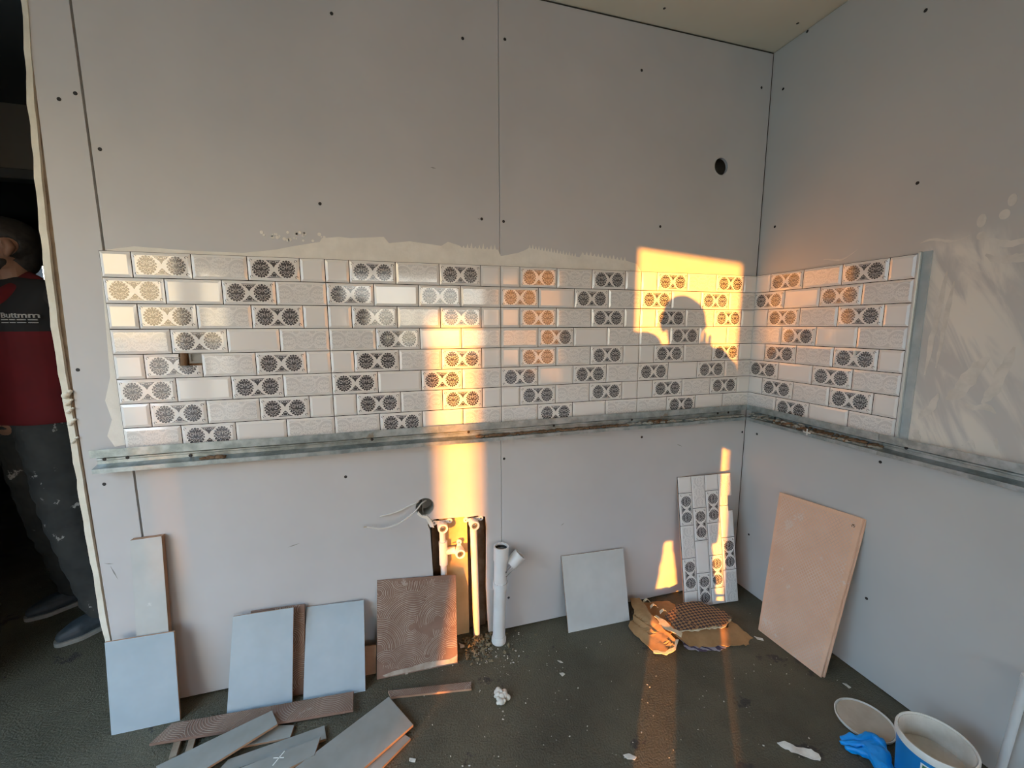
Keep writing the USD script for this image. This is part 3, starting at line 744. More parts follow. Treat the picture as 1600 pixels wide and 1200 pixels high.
obj('riser', cyl((1.092, 0.008, 0.0), (1.086, 0.012, 0.49), 0.0140, 24), 'pvc', wp2, smooth=40)
wall_elbow(wp2, 1.086, 0.492)

dr = thing('drain_pipe', 'white drain pipe with a side branch standing against the back wall', 'pipe', (1.172, -0.055, 0))
A, B = np.array([1.170, -0.055, 0.0]), np.array([1.183, -0.055, 0.412])
ax = (B - A) / np.linalg.norm(B - A)
obj('pipe', pipe(A + ax * 0.02, A + ax * 0.27, 0.0250, 0.003, 32), 'drain', dr, smooth=40)
obj('foot_socket', lathe([(0.020, 0), (0.0285, 0), (0.0300, 0.004), (0.0300, 0.016), (0.0275, 0.022), (0.026, 0.03), (0.020, 0.03)], A, B, 32), 'drain', dr, smooth=35)
br0 = A + ax * 0.285
brd = np.array([0.71, 0, 0.70]); brd /= np.linalg.norm(brd)
solid = union([cyl(A + ax * 0.235, A + ax * 0.40, 0.0262, 32), cyl(A + ax * 0.235, A + ax * 0.262, 0.0300, 32), cyl(A + ax * 0.355, A + ax * 0.412, 0.0300, 32), cyl(br0, br0 + brd * 0.115, 0.0225, 28), cyl(br0 + brd * 0.062, br0 + brd * 0.115, 0.0265, 28)])
bore = union([cyl(A + ax * 0.25, A + ax * 0.45, 0.0245, 32), cyl(br0, br0 + brd * 0.15, 0.0225, 28)])
obj('branch_fitting', solid - bore, 'drain', dr, smooth=35)
obj('seal_ring', lathe([(0.0225, 0.395), (0.0247, 0.395), (0.0247, 0.404), (0.0225, 0.404)], A, B, 32), 'hole', dr, smooth=35)
obj('pipe_bottom', cyl(A + ax * 0.26, A + ax * 0.30, 0.0244, 24), 'hole', dr, smooth=35)

sb = thing('wall_socket_box', 'round grey cable box sunk in the back wall above the pipes', 'socket box', (0.898, 0.02, 0.55))
obj('cup', lathe([(0, 0.058), (0.034, 0.058), (0.0345, 0.0), (0.0325, 0.0), (0.031, 0.054), (0, 0.054)], (0.898, 0.002, 0.588), (0.898, 1.0, 0.588), 32), 'boxgrey', sb, smooth=35)
obj('inner_wall', rbox((0.889, 0.012, 0.560), (0.892, 0.052, 0.618), 0.0006), 'boxgrey', sb)
cb = thing('cable', 'white cable hanging out of the round wall box', 'cable', (0.78, -0.02, 0.53))
obj('sheath', tube(curve([(0.905, 0.03, 0.60), (0.885, 0.0, 0.602), (0.855, -0.022, 0.580), (0.800, -0.034, 0.552), (0.742, -0.036, 0.541), (0.690, -0.034, 0.553)], 40), 0.0030, 10), 'cable', cb, smooth=50)
obj('core', tube(curve([(0.690, -0.034, 0.553), (0.684, -0.034, 0.555), (0.678, -0.034, 0.554)], 6), 0.0014, 8), 'brass', cb, smooth=50)
cb2 = thing('cable', 'shorter white cable lying against the wall beside the round box', 'cable', (0.80, -0.005, 0.57))
obj('sheath', tube(curve([(0.882, 0.035, 0.610), (0.873, 0.0, 0.611), (0.846, -0.0045, 0.604), (0.790, -0.0045, 0.582), (0.735, -0.0045, 0.574)], 30), 0.0026, 10), 'cable', cb2, smooth=50)

# ------------------------------------------------------------------ leaning and fallen tiles
Q = {
    'A': [(-0.1, -0.05, 0.292), (0.084, -0.05, 0.29), (0.089, -0.092, 0.0), (-0.095, -0.086, 0.0)],
    'B': [(-0.014, -0.022, 0.605), (0.069, -0.022, 0.607), (0.058, -0.052, 0.0), (-0.032, -0.052, 0.0)],
    'C': [(0.245, -0.036, 0.294), (0.433, -0.036, 0.295), (0.426, -0.133, 0.0), (0.229, -0.113, 0.0)],
    'D': [(0.291, -0.012, 0.287), (0.4635, -0.012, 0.284), (0.460, -0.103, 0.0), (0.279, -0.086, 0.0)],
    'E': [(0.466, -0.012, 0.266), (0.663, -0.012, 0.261), (0.662, -0.152, 0.0), (0.461, -0.131, 0.0)],
    'F': [(0.712, -0.012, 0.322), (1.007, -0.012, 0.301), (0.992, -0.129, 0.0), (0.699, -0.099, 0.0)],
    'S': [(0.637, -0.05, 0.097), (0.700, -0.05, 0.093), (0.696, -0.079, 0.0), (0.634, -0.076, 0.0)],
    'G': [(1.461, -0.012, 0.295), (1.754, -0.012, 0.288), (1.747, -0.104, 0.0), (1.461, -0.09, 0.0)],
}


def planar(q, axis=1):
    """Moves the four corners along one axis into their common plane."""
    q = np.array(q, float)
    o = [k for k in range(3) if k != axis]
    A_ = np.c_[q[:, o], np.ones(4)]
    q[:, axis] = A_ @ np.linalg.lstsq(A_, q[:, axis], rcond=None)[0]
    return q


Q = {k: planar(v) for k, v in Q.items()}


def tile(q, label, face='glaze', t=0.008, body='terra', group='loose tiles leaning along the back wall'):
    tl, tr_, br, bl = (np.array(p) for p in q)
    o = thing('loose_tile', label, 'tile', np.append(((br + bl) / 2)[:2], 0.0), group)
    obj('glazed_face', slab(q, 0.0, 0.0016, 0.0005), face, o)
    obj('clay_body', slab(q, 0.0017, t, 0.0006), body, o)
    return o


def swirls(q, discs, pitch, seed, width=0.0016, h=0.0011):
    """Notched-trowel combing: fans of concentric ridges, each later fan wiping out what it crosses."""
    f, W, Hh = uvmap(q, 0.0)
    area = sbox(0.001, 0.001, W - 0.001, Hh - 0.001)
    r = np.random.default_rng(seed)
    out = []
    for i, (u, v, R, a0, a1) in enumerate(discs):
        c = (u * W, v * Hh)
        wedge = Polygon([c] + [(c[0] + 1.02 * R * math.cos(math.radians(a)), c[1] + 1.02 * R * math.sin(math.radians(a))) for a in np.linspace(a0, a1, 30)]).buffer(0)
        out = [o.difference(wedge) for o in out]
        n = int(R / pitch)
        out.append(unary_union([arc(c[0] + 0.0006 * r.normal(), c[1], R - k * pitch, a0 + 6 * r.random(), a1 - 6 * r.random(), width * (0.55 + 0.7 * r.random()), 26) for k in range(n - 1)]).intersection(area))
    polys = [p for o in out for p in getattr(o, 'geoms', [o]) if p.geom_type == 'Polygon' and p.area > 2e-6]
    return join(*[plate(p.simplify(0.0002), h, f) for p in polys])


def combed(q, label, discs, pitch, seed, t=0.008):
    tl, tr_, br, bl = (np.array(p) for p in q)
    o = thing('loose_tile', label, 'tile', np.append(((br + bl) / 2)[:2], 0.0), 'loose tiles leaning along the back wall')
    obj('clay_back', slab(q, 0.0, t, 0.0008), 'swirl', o)
    obj('adhesive_ridges', swirls(q, discs, pitch, seed), 'ridge', o, kind='stuff')
    return o


tile(Q['B'], 'tall narrow cut tile with thick brown edges leaning at the open end of the wall', face='glaze_grey', t=0.020)
tile(Q['A'], 'leftmost pale square tile, leaning in front of the tall narrow cut tile', t=0.008)
FAN = [(0.5, 0.1, 0.10, 20, 200), (0.2, 0.75, 0.11, -120, 60), (0.9, 0.5, 0.10, 90, 300), (0.95, 0.95, 0.09, 120, 330), (0.95, 0.15, 0.10, 60, 230), (0.75, 0.62, 0.07, -60, 120)]
combed(Q['D'], 'brown combed tile back showing as a strip between two pale tiles', FAN, 0.0062, 3)
tile(Q['C'], 'pale tile leaning in front of the brown combed strip', t=0.007)
tile(Q['E'], 'pale tile leaning right of the brown combed strip, left of the swirled tile', t=0.007)
tile(Q['S'], 'small brown offcut standing behind the gap beside the swirled tile', face='terra')
SW = [(0.30, 0.98, 0.13, 180, 360), (0.75, 0.95, 0.115, 175, 365), (0.02, 0.86, 0.055, -100, 100), (0.42, 0.60, 0.085, 20, 200), (0.12, 0.66, 0.05, 180, 350), (0.80, 0.55, 0.125, -60, 190), (0.42, 0.47, 0.115, 60, 330), (0.02, 0.30, 0.10, -10, 100),
      (0.75, 0.52, 0.07, 20, 200), (0.95, 0.42, 0.075, 180, 330), (0.52, 0.30, 0.09, 190, 360), (0.36, 0.05, 0.085, 15, 170), (0.85, 0.10, 0.085, 90, 200), (0.10, 0.12, 0.05, 10, 140), (0.62, 0.16, 0.05, 180, 330)]
fo = combed(Q['F'], 'large brown tile back combed with swirls, leaning left of the pipes', SW, 0.0060, 11)
f_, W_, H_ = uvmap(Q['F'], 0.0)
obj('adhesive_smear', plate(Polygon([(0.03, 0.004), (W_ - 0.004, 0.006), (W_ - 0.003, 0.030), (W_ - 0.03, 0.022), (0.17, 0.026), (0.12, 0.020), (0.06, 0.018), (0.02, 0.010)]), 0.0016, f_), 'ridge', fo)
obj('adhesive_drip', plate(Polygon([(0.098, -0.009), (0.102, 0.006), (0.112, 0.004), (0.104, -0.007)]), 0.002, f_), 'ridge', fo)
tile(Q['G'], 'pale grey square tile leaning alone right of the drain pipe', face='glaze_grey', t=0.007)
for (x, z) in ():
    pass

# patterned panel leaning in the corner, turned on end
kp = thing('patterned_tile', 'spare patterned wall tile standing on end in the corner', 'tile', (2.162, -0.116, 0))
up = np.array([0.004, 0.104, 0.585]); up /= np.linalg.norm(up)
left = np.array([-1.0, 0.11, 0.0]); left -= up * np.dot(left, up); left /= np.linalg.norm(left)
nin = np.cross(left, up)           # into the wall: local y = z cross x
org = np.array([2.296, -0.1335, 0.004])
r = np.random.default_rng(5)
notch = cube((0.425, -0.05, -0.01), (0.497, 0.05, 0.029))
def to_k(g):
    v = np.asarray(g.vertices)
    return trimesh.Trimesh(org + v[:, :1] * up * 0.985 + v[:, 1:2] * nin + v[:, 2:3] * left * 0.90, g.faces, process=False)
obj('joint_bed', to_k(tm(cube((0, -0.004, 0), (PW, 0, 4 * ROW)) - notch)), 'grout', kp)
obj('clay_back', to_k(tm(cube((0, 0.0002, 0), (PW, 0.004, 4 * ROW)) - notch)), 'pink', kp)
for j, row in enumerate(ROWS):
    x, z1 = 0.0, (4 - j) * ROW
    for kind in row:
        w = 0.075 if kind == 'half' else 0.15
        g, ink = brick_mesh(x, x + w, z1 - ROW, z1, kind, r, notch if (j == 3 and x + w > 0.42) else None)
        obj('brick', to_k(g), 'tile', kp, ink=ink)
        x += w

# two tiles on end, backs to the room, leaning on the right wall
L0 = np.array([(2.376, -0.236, 0.565), (2.376, -0.547, 0.586), (2.262, -0.560, 0.0), (2.218, -0.304, 0.0)])
L0 = planar(L0, 0)
for k, lab in enumerate(('pink waffle-backed tile leaning on the right wall, the front one of two', 'pink tile tucked behind the waffle-backed one on the right wall')):
    q = L0 + np.array([0.0105, -0.003, 0.0]) * k + (np.array([0.0, 0.0, -0.004]) * k) * np.array([[1], [1], [0], [0]])
    o = thing('large_tile', lab, 'tile', (float(q[2:, 0].mean()), float(q[2:, 1].mean()), 0.0), 'large tiles standing on end at the right wall')
    obj('clay_back', slab(q, 0.0, 0.0085, 0.0012), 'pink', o)
    if k == 0:
        f, W, Hh = uvmap(q, 0.0)
        ribs, s = [], 0.0128
        area = sbox(0.012, 0.012, W - 0.014, Hh - 0.014)
        lines = []
        for i in range(-60, 90):
            c = i * s
            lines += [LineString([(c, -0.05), (c + 0.55, Hh + 0.05)]), LineString([(c, Hh + 0.05), (c + 0.55, -0.05)])]
        grid = [l.intersection(area) for l in lines]
        grid = [l for l in grid if l.geom_type == 'LineString' and l.length > 0.01]
        obj('waffle_ribs', join(*[plate(l.buffer(0.0010, cap_style=2), 0.0009, f) for l in grid]), 'pinkrib', o, kind='stuff')
        obj('chip', plate(Point(W - 0.022, Hh - 0.035).buffer(0.006, 3), 0.0006, f), 'rust', o)


# fallen strips: top outline (x, y, z) hulled down by a thickness
def strip(label, pts, t, mats, parts=('glazed_face', 'clay_body'), name='tile_offcut'):
    P = np.array(pts, float)
    o = thing(name, label, 'tile offcut', (P[:, 0].mean(), P[:, 1].mean(), max(P[:, 2].min() - t, 0)), 'cut tile strips lying on the floor')
    c = P.mean(0); U = c - P; U /= np.linalg.norm(U, axis=1, keepdims=True)
    dz = np.array([0, 0, 1.0])
    obj(parts[0], hull(np.vstack([P + U * 0.0008, P - dz * 0.0006, P - dz * 0.0018])), mats[0], o)
    obj(parts[1], hull(np.vstack([P - dz * 0.0019, P - dz * (t - 0.001), P + U * 0.001 - dz * t])), mats[1], o)
    return o, P


def comb_strip(o, P, pitch, seed, n=5):
    """Ridges on the upper face of a fallen strip: P = four corners."""
    W, D = np.linalg.norm(P[1] - P[0]), np.linalg.norm(P[3] - P[0])
    r = np.random.default_rng(seed)
    area = sbox(0.002, 0.002, W - 0.002, D - 0.002)
    out = []
    for i in range(n):
        u = W * (i + 0.5) / n + 0.02 * r.normal()
        v = -0.02 if i % 2 else D + 0.03
        R = 0.11
        if i: out = [g.difference(Point(u, v).buffer(R)) for g in out]
        out.append(unary_union([arc(u, v, R - k * pitch, 0, 360, 0.0016, 60) for k in range(int(R / pitch) - 1)]).intersection(area))
    polys = [p for g in out for p in getattr(g, 'geoms', [g]) if p.geom_type == 'Polygon' and p.area > 2e-6]

    def f(p):
        a, b = p[:, :1] / W, p[:, 1:2] / D
        return P[0] * (1 - a) * (1 - b) + P[1] * a * (1 - b) + P[2] * a * b + P[3] * (1 - a) * b + np.array([0, 0, 1.0]) * (p[:, 2:3] + 0.0001)
    obj('adhesive_ridges', join(*[plate(p.simplify(0.0003), 0.0009, f) for p in polys]), 'ridge2', o, kind='stuff')


# sticks under the long brown strip
for k, (x0, y0, x1, y1, lab) in enumerate([(0.118, -0.170, 0.128, -0.232, 'short wooden stick under the long brown strip, nearer its left end'), (0.158, -0.172, 0.166, -0.226, 'short wooden stick under the long brown strip, right of the other stick')]):
    d = np.array([x1 - x0, y1 - y0]); d /= np.linalg.norm(d); n = np.array([-d[1], d[0]]) * 0.009
    single('wooden_stick', hull([(x + s * n[0], y + s * n[1], z) for x, y in ((x0, y0), (x1, y1)) for s in (-1, 1) for z in (0, 0.012)]), 'paper', lab, 'wooden stick')
o, P = strip('long brown combed tile strip lying in front of the pale leaning tiles', [(0.078, -0.116, 0.020), (0.625, -0.157, 0.020), (0.629, -0.231, 0.020), (0.046, -0.176, 0.021)], 0.008, ('swirl', 'swirl'), ('combed_face', 'clay_body'))
comb_strip(o, P, 0.0065, 4)
o, P = strip('thin brown combed tile strip lying alone in front of the swirled tile', [(0.738, -0.176, 0.009), (1.025, -0.222, 0.009), (1.020, -0.250, 0.009), (0.748, -0.204, 0.009)], 0.009, ('swirl', 'terra'), ('combed_face', 'clay_body'))
comb_strip(o, P, 0.006, 9, 3)
strip('short grey offcut almost hidden under the uppermost grey strip', [(0.395, -0.205, 0.009), (0.452, -0.222, 0.009), (0.448, -0.262, 0.009), (0.300, -0.250, 0.009)], 0.008, ('grey_cut', 'terra'))
strip('middle grey tile strip between the uppermost one and the strip with a white cross', [(0.288, -0.285, 0.010), (0.545, -0.252, 0.010), (0.556, -0.299, 0.010), (0.262, -0.327, 0.010)], 0.0085, ('grey_cut', 'terra'))
strip('uppermost grey cut strip lying across the long brown strip', [(0.102, -0.262, 0.024), (0.378, -0.172, 0.034), (0.407, -0.228, 0.034), (0.178, -0.345, 0.024)], 0.008, ('grey_cut', 'terra'))
o, P = strip('grey tile strip marked with a small white cross', [(0.286, -0.338, 0.018), (0.540, -0.300, 0.021), (0.532, -0.354, 0.021), (0.285, -0.420, 0.018)], 0.008, ('grey_cut', 'terra'))
cx_, cy_ = 0.432, -0.333
obj('chalk_cross', join(*[plate(LineString([(cx_ + a, cy_ + b), (cx_ + c, cy_ + d)]).buffer(0.0016), 0.0006, lambda p: np.c_[p[:, 0], p[:, 1], p[:, 2] + 0.0203 - 0.0 * p[:, 0]]) for a, b, c, d in ((-0.010, -0.018, 0.012, 0.016), (-0.013, 0.004, 0.014, -0.003))]), 'white', o, label='white chalk cross')
strip('lower grey rectangle offcut peeping out from under the larger grey one', [(0.786, -0.350, 0.009), (0.806, -0.372, 0.009), (0.640, -0.500, 0.009), (0.545, -0.445, 0.009)], 0.008, ('grey_cut', 'terra'))
strip('large grey rectangular offcut lying flat at the bottom edge, on top of another', [(0.742, -0.212, 0.019), (0.816, -0.338, 0.019), (0.560, -0.505, 0.019), (0.484, -0.375, 0.019)], 0.009, ('grey_cut', 'terra'))

# ------------------------------------------------------------------ torn cardboard
cd = thing('cardboard_scrap', 'torn brown cardboard box scrap lying before the leaning patterned tile', 'cardboard', (1.93, -0.2, 0))


def ragged(pts, seed, amp=0.004, step=0.012, only=None):
    r = np.random.default_rng(seed)
    out = []
    for i, (a, b) in enumerate(zip(pts, pts[1:] + pts[:1])):
        a, b = np.array(a), np.array(b)
        n = max(1, int(np.linalg.norm(b - a) / step))
        for k in range(n):
            p = a + (b - a) * k / n
            out.append(p + (r.normal(size=2) * amp if k and (only is None or i in only) else 0))
    return Polygon(out).buffer(0)


def sheet(name, pts, zf, material, seed, t=0.003, amp=0.003):
    pl = ragged(pts, seed, amp)
    pl = max(getattr(pl, 'geoms', [pl]), key=lambda g: g.area)
    return obj(name, plate(pl, t, lambda p: np.c_[p[:, 0], p[:, 1], zf(p[:, 0], p[:, 1]) + p[:, 2]], 0.012), material, cd, smooth=35)


sst = lambda t: np.clip(t, 0, 1) ** 2 * (3 - 2 * np.clip(t, 0, 1))
sheet('base_flap', [(1.83, -0.02), (1.99, -0.045), (2.005, -0.13), (2.00, -0.20), (1.86, -0.22), (1.81, -0.12)], lambda x, y: 0.003 + 0.003 * np.sin(x * 40), 'card', 2)
sheet('plain_flap', [(1.83, -0.235), (1.93, -0.255), (2.09, -0.285), (2.135, -0.255), (2.175, -0.335), (2.165, -0.365), (2.02, -0.345), (1.88, -0.315)], lambda x, y: 0.006 + 0.030 * sst((y + 0.36) / 0.12) - 0.012 * sst((x - 2.05) / 0.12), 'card', 3)
sheet('printed_lining', [(1.87, -0.268), (1.98, -0.298), (2.035, -0.338), (2.0, -0.352), (1.92, -0.336), (1.865, -0.31)], lambda x, y: 0.001 + 0.011 * sst((y + 0.35) / 0.08), 'violet', 4, 0.002)
sheet('printed_flap', [(1.875, -0.165), (1.99, -0.135), (2.06, -0.15), (2.13, -0.225), (2.125, -0.268), (2.055, -0.298), (1.99, -0.29), (1.92, -0.272), (1.865, -0.245)], lambda x, y: 0.038 + 0.020 * np.sin((x - 1.86) * 9) - 0.05 * np.clip(-y - 0.22, 0, 1) ** 1.0, 'net', 5)
sheet('torn_edge', [(1.862, -0.252), (1.92, -0.277), (1.99, -0.295), (2.055, -0.303), (2.122, -0.272), (2.118, -0.260), (2.05, -0.288), (1.99, -0.281), (1.92, -0.263), (1.868, -0.238)], lambda x, y: 0.034 + 0.020 * np.sin((x - 1.86) * 9) - 0.05 * np.clip(-y - 0.22, 0, 1), 'cardedge', 6, 0.0035)
sheet('creased_flap', [(1.790, -0.030), (1.832, -0.040), (1.822, -0.165), (1.819, -0.256), (1.826, -0.300), (1.800, -0.325), (1.765, -0.320), (1.733, -0.290), (1.712, -0.185), (1.715, -0.140), (1.768, -0.100)],
      lambda x, y: 0.006 + 0.040 * sst((x - 1.70 + 0.12 * (y + 0.2)) / 0.13) - 0.010 * np.exp(-((x - 1.765 + 0.25 * (y + 0.2)) / 0.006) ** 2) - 0.010 * np.exp(-((x - 1.790 + 0.25 * (y + 0.2)) / 0.006) ** 2), 'card', 7)
sheet('torn_edge', [(1.826, -0.300), (1.835, -0.305), (1.80, -0.334), (1.762, -0.330), (1.728, -0.297), (1.733, -0.288), (1.765, -0.318), (1.800, -0.323)], lambda x, y: 0.007 + 0.040 * sst((x - 1.70 + 0.12 * (y + 0.2)) / 0.13), 'cardedge', 8, 0.003, 0.002)
sheet('torn_edge', [(1.822, -0.165), (1.835, -0.16), (1.856, -0.225), (1.868, -0.285), (1.850, -0.300), (1.836, -0.255), (1.819, -0.225)], lambda x, y: 0.046 + 0.004 * np.sin(y * 60), 'cardedge', 9, 0.003)
for k, (x, y, a) in enumerate([(1.84, -0.06, 0.5), (1.85, -0.10, 1.2), (1.87, -0.14, 0.3)]):
    sheet('curled_shred', [(x, y), (x + 0.03, y - 0.012), (x + 0.034, y - 0.002), (x + 0.004, y + 0.01)], lambda px, py, x=x: 0.03 + 0.02 * np.sin((px - x) * 90), 'cardedge', 20 + k, 0.0015, 0.001)

# ------------------------------------------------------------------ bucket, lid, glove, corner pipe
BX, BY, BH, BR = 2.170, -0.918, 0.160, 0.081
bk = thing('bucket', 'small blue plastic bucket with white rim and dried grout inside', 'bucket', (BX, BY, 0))
c0, c1 = (BX, BY, 0), (BX, BY, 1)
obj('body', lathe([(0, 0), (0.068, 0), (0.070, 0.003), (0.0775, 0.142), (0.0750, 0.142), (0.0675, 0.005), (0, 0.005)], c0, c1, 64), 'blue', bk, smooth=40)
obj('rim', lathe([(0.0752, 0.138), (0.0795, 0.138), (0.0800, 0.143), (0.0825, 0.145), (0.0825, 0.156), (0.0805, 0.1605), (0.0780, 0.1605), (0.0765, 0.157)], c0, c1, 64), 'rim', bk, smooth=40)
obj('grout_residue', lathe([(0, 0.0055), (0.0672, 0.0055), (0.0758, 0.157), (0.0745, 0.157), (0.0735, 0.12), (0.0700, 0.096), (0.05, 0.091), (0, 0.093)], c0, c1, 48), 'residue', bk, smooth=40)
phi0 = math.atan2(EYE[1] - BY, EYE[0] - BX)


def on_bucket(p):
    """(arc length, height, lift) on the bucket's side."""
    rad = 0.070 + 0.0075 * (p[:, 1] - 0.003) / 0.139 + 0.0004 + p[:, 2]
    a = phi0 + p[:, 0] / 0.076
    return np.c_[BX + rad * np.cos(a), BY + rad * np.sin(a), p[:, 1]]


obj('label_border', plate(sbox(-0.020, 0.030, 0.075, 0.126), 0.0006, on_bucket, 0.006), 'white', bk)
obj('label', plate(sbox(-0.016, 0.034, 0.071, 0.122), 0.0009, on_bucket, 0.006), 'green', bk, label='green label with a white border')
tx = meshkit.text_mesh('10', 0.020, 0.0004, bold=True)
tx = trimesh.Trimesh(on_bucket(np.asarray(tx.vertices) + np.array([-0.011, 0.098, 0.0009])), tx.faces, process=False)
obj('label_text', tx, 'white', bk)
ld = thing('plastic_cover', 'round plastic lid coated with dried grout lying beside the bucket', 'lid', (2.214, -0.727, 0))
l0, l1 = (2.214, -0.727, 0), (2.214, -0.727, 1)
obj('disc', lathe([(0, 0.001), (0.073, 0.001), (0.077, 0.003), (0.0785, 0.011), (0.0760, 0.012), (0.0735, 0.006), (0, 0.006)], l0, l1, 56), 'rim', ld, smooth=40)
obj('dried_grout', lathe([(0, 0.0062), (0.0730, 0.0062), (0.0725, 0.0085), (0.05, 0.0092), (0, 0.0098)], l0, l1, 48), 'lid', ld, smooth=40)

gv = thing('rubber_glove', 'bright blue rubber glove crumpled between the lid and the bucket', 'glove', (2.12, -0.80, 0))
palm = m3.Manifold.batch_hull([ball(p, rr, 18) for p, rr in (((2.132, -0.832, 0.020), 0.018), ((2.090, -0.855, 0.018), 0.018), ((2.118, -0.800, 0.018), 0.017), ((2.150, -0.808, 0.020), 0.017))])
cuff = m3.Manifold.batch_hull([ball(p, rr, 16) for p, rr in (((2.045, -0.915, 0.016), 0.016), ((2.078, -0.898, 0.016), 0.014), ((2.085, -0.86, 0.018), 0.018), ((2.120, -0.845, 0.018), 0.013))])
fing = [chain([(2.145, -0.800, 0.022), (2.112, -0.768, 0.020), (2.083, -0.752, 0.011)], [0.012, 0.0105, 0.008]), chain([(2.125, -0.805, 0.020), (2.098, -0.783, 0.018), (2.068, -0.762, 0.010)], [0.012, 0.0105, 0.008]),
        chain([(2.112, -0.825, 0.016), (2.085, -0.800, 0.014), (2.066, -0.778, 0.009)], [0.011, 0.010, 0.0075]), chain([(2.158, -0.800, 0.025), (2.155, -0.785, 0.030), (2.125, -0.778, 0.026)], [0.012, 0.010, 0.008]), chain([(2.150, -0.815, 0.024), (2.158, -0.808, 0.034), (2.148, -0.798, 0.040)], [0.012, 0.011, 0.008])]
gm = soft(union([palm, cuff] + fing), 0.006, 6)
v = np.asarray(gm.vertices)
v = v + (meshkit.fbm(v * 70, 3, 2)[:, None] - 0.5) * np.array([0.010, 0.010, 0.012])
v[:, 2] = np.maximum(v[:, 2], 0.001)
obj('glove', trimesh.Trimesh(v, gm.faces, process=False), 'glove', gv, smooth=True)
cp = thing('corner_pipe', 'thin white pipe standing against the right wall at the right edge', 'pipe', (2.378, -0.965, 0))
obj('tube', pipe((2.372, -0.962, 0.0), (2.384, -0.975, 0.33), 0.0095, 0.002, 24), 'drain', cp, smooth=40)
obj('cap', cyl((2.384, -0.975, 0.325), (2.3845, -0.9755, 0.345), 0.0112, 24), 'drain', cp, smooth=40)

# ------------------------------------------------------------------ litter on the floor
bl = []
r = np.random.default_rng(21)
for k in range(26):
    a, q = r.random() * 6.28, 0.026 * math.sqrt(r.random())
    bl.append(ball((1.113 + q * math.cos(a), -0.314 + q * math.sin(a), 0.005 + 0.012 * r.random()), 0.006 + 0.005 * r.random(), 10))
single('plaster_lump', union(bl), 'crumb', 'knobbly white lump of plaster lying on the floor mid-room', 'plaster lump', smooth=50)


def flake(label, pts, h):
    pl = ragged(pts, 31, 0.002, 0.008)
    g = plate(pl, 0.002, lambda p: np.c_[p[:, 0], p[:, 1], p[:, 2] + h * np.sin((p[:, 0] - pts[0][0]) * 60) ** 2], 0.006)
    return single('plaster_flake', g, 'crumb', label, 'plaster flake', 'plaster flakes on the floor', smooth=40)


flake('long white plaster flake on the floor left of the bucket', [(1.884, -0.700), (1.905, -0.706), (1.925, -0.728), (1.945, -0.735), (1.968, -0.765), (1.955, -0.780), (1.930, -0.758), (1.905, -0.742), (1.890, -0.722)], 0.006)
flake('small white chip at the bottom edge below the lump', [(1.412, -0.598), (1.430, -0.600), (1.446, -0.616), (1.436, -0.622), (1.418, -0.612)], 0.002)
flake('white chip on the floor midway to the right tile', [(1.345, -0.270), (1.358, -0.274), (1.362, -0.283), (1.350, -0.287)], 0.003)
flake('thin white sliver behind the midway chip', [(1.360, -0.214), (1.372, -0.222), (1.376, -0.232), (1.366, -0.226)], 0.002)
flake('white scrap lying at the foot of the swirled tile', [(1.012, -0.018), (1.034, -0.040), (1.030, -0.050), (1.014, -0.046)], 0.003)
flake('bright white scrap at the right tip of the cardboard', [(2.185, -0.330), (2.205, -0.352), (2.200, -0.362), (2.183, -0.348)], 0.003)
flake('round white chip near the foot of the pink tiles', [(2.298, -0.600), (2.308, -0.606), (2.308, -0.622), (2.298, -0.622)], 0.002)
flake('small white curl under the right end of the long brown strip', [(0.80, -0.425), (0.818, -0.435), (0.815, -0.443), (0.798, -0.433)], 0.002)


def rocks(pos, size, seed):
    r = np.random.default_rng(seed)
    out = []
    for x, y in pos:
        s = size * (0.35 + r.random() ** 2 * 1.1)
        p = r.normal(size=(9, 3)); p /= np.linalg.norm(p, axis=1, keepdims=True)
        p *= s * np.array([1, 0.8, 0.55]) * (0.7 + 0.5 * r.random((9, 1)))
        a = r.random() * 6.28
        p[:, :2] = p[:, :2] @ np.array([[math.cos(a), -math.sin(a)], [math.sin(a), math.cos(a)]])
        p[:, 2] -= p[:, 2].min()
        h = trimesh.convex.convex_hull(p)
        h.apply_translation([x, y, 0.0004])
        out.append(h)
    return join(*out)


r = np.random.default_rng(5)
pos = [(x, y) for x, y in zip(r.uniform(0.0, 2.3, 900), r.uniform(-1.0, -0.02, 900)) if not ((x < 0.85 and y > -0.45) or (1.68 < x < 2.25 and y > -0.42) or (0.98 < x < 1.3 and y > -0.16) or (x > 2.0 and y < -0.6) or (1.4 < x < 1.8 and y > -0.13))][:480]
o = single('plaster_crumbs', rocks(pos, 0.0028, 8), 'crumb', 'tiny white plaster crumbs scattered over the floor', 'crumbs', kind='stuff')
pos = [(1.03 + abs(r.normal()) * 0.085, -0.005 - abs(r.normal()) * 0.05) for _ in range(320)]
pos = [p for p in pos if math.hypot(p[0] - 1.170, p[1] + 0.055) > 0.042]
single('rubble', rocks(pos, 0.0085, 9), 'soil', 'brown sand and rubble spilled around the foot of the pipes', 'rubble', kind='stuff')
pos = [(1.06 + abs(r.normal()) * 0.10, -0.03 - abs(r.normal()) * 0.08) for _ in range(160)]
pos = [p for p in pos if math.hypot(p[0] - 1.170, p[1] + 0.055) > 0.038]
single('bright_crumbs', rocks(pos, 0.0035, 10), 'crumb', 'pale crumbs strewn in front of the drain pipe foot', 'crumbs', kind='stuff')


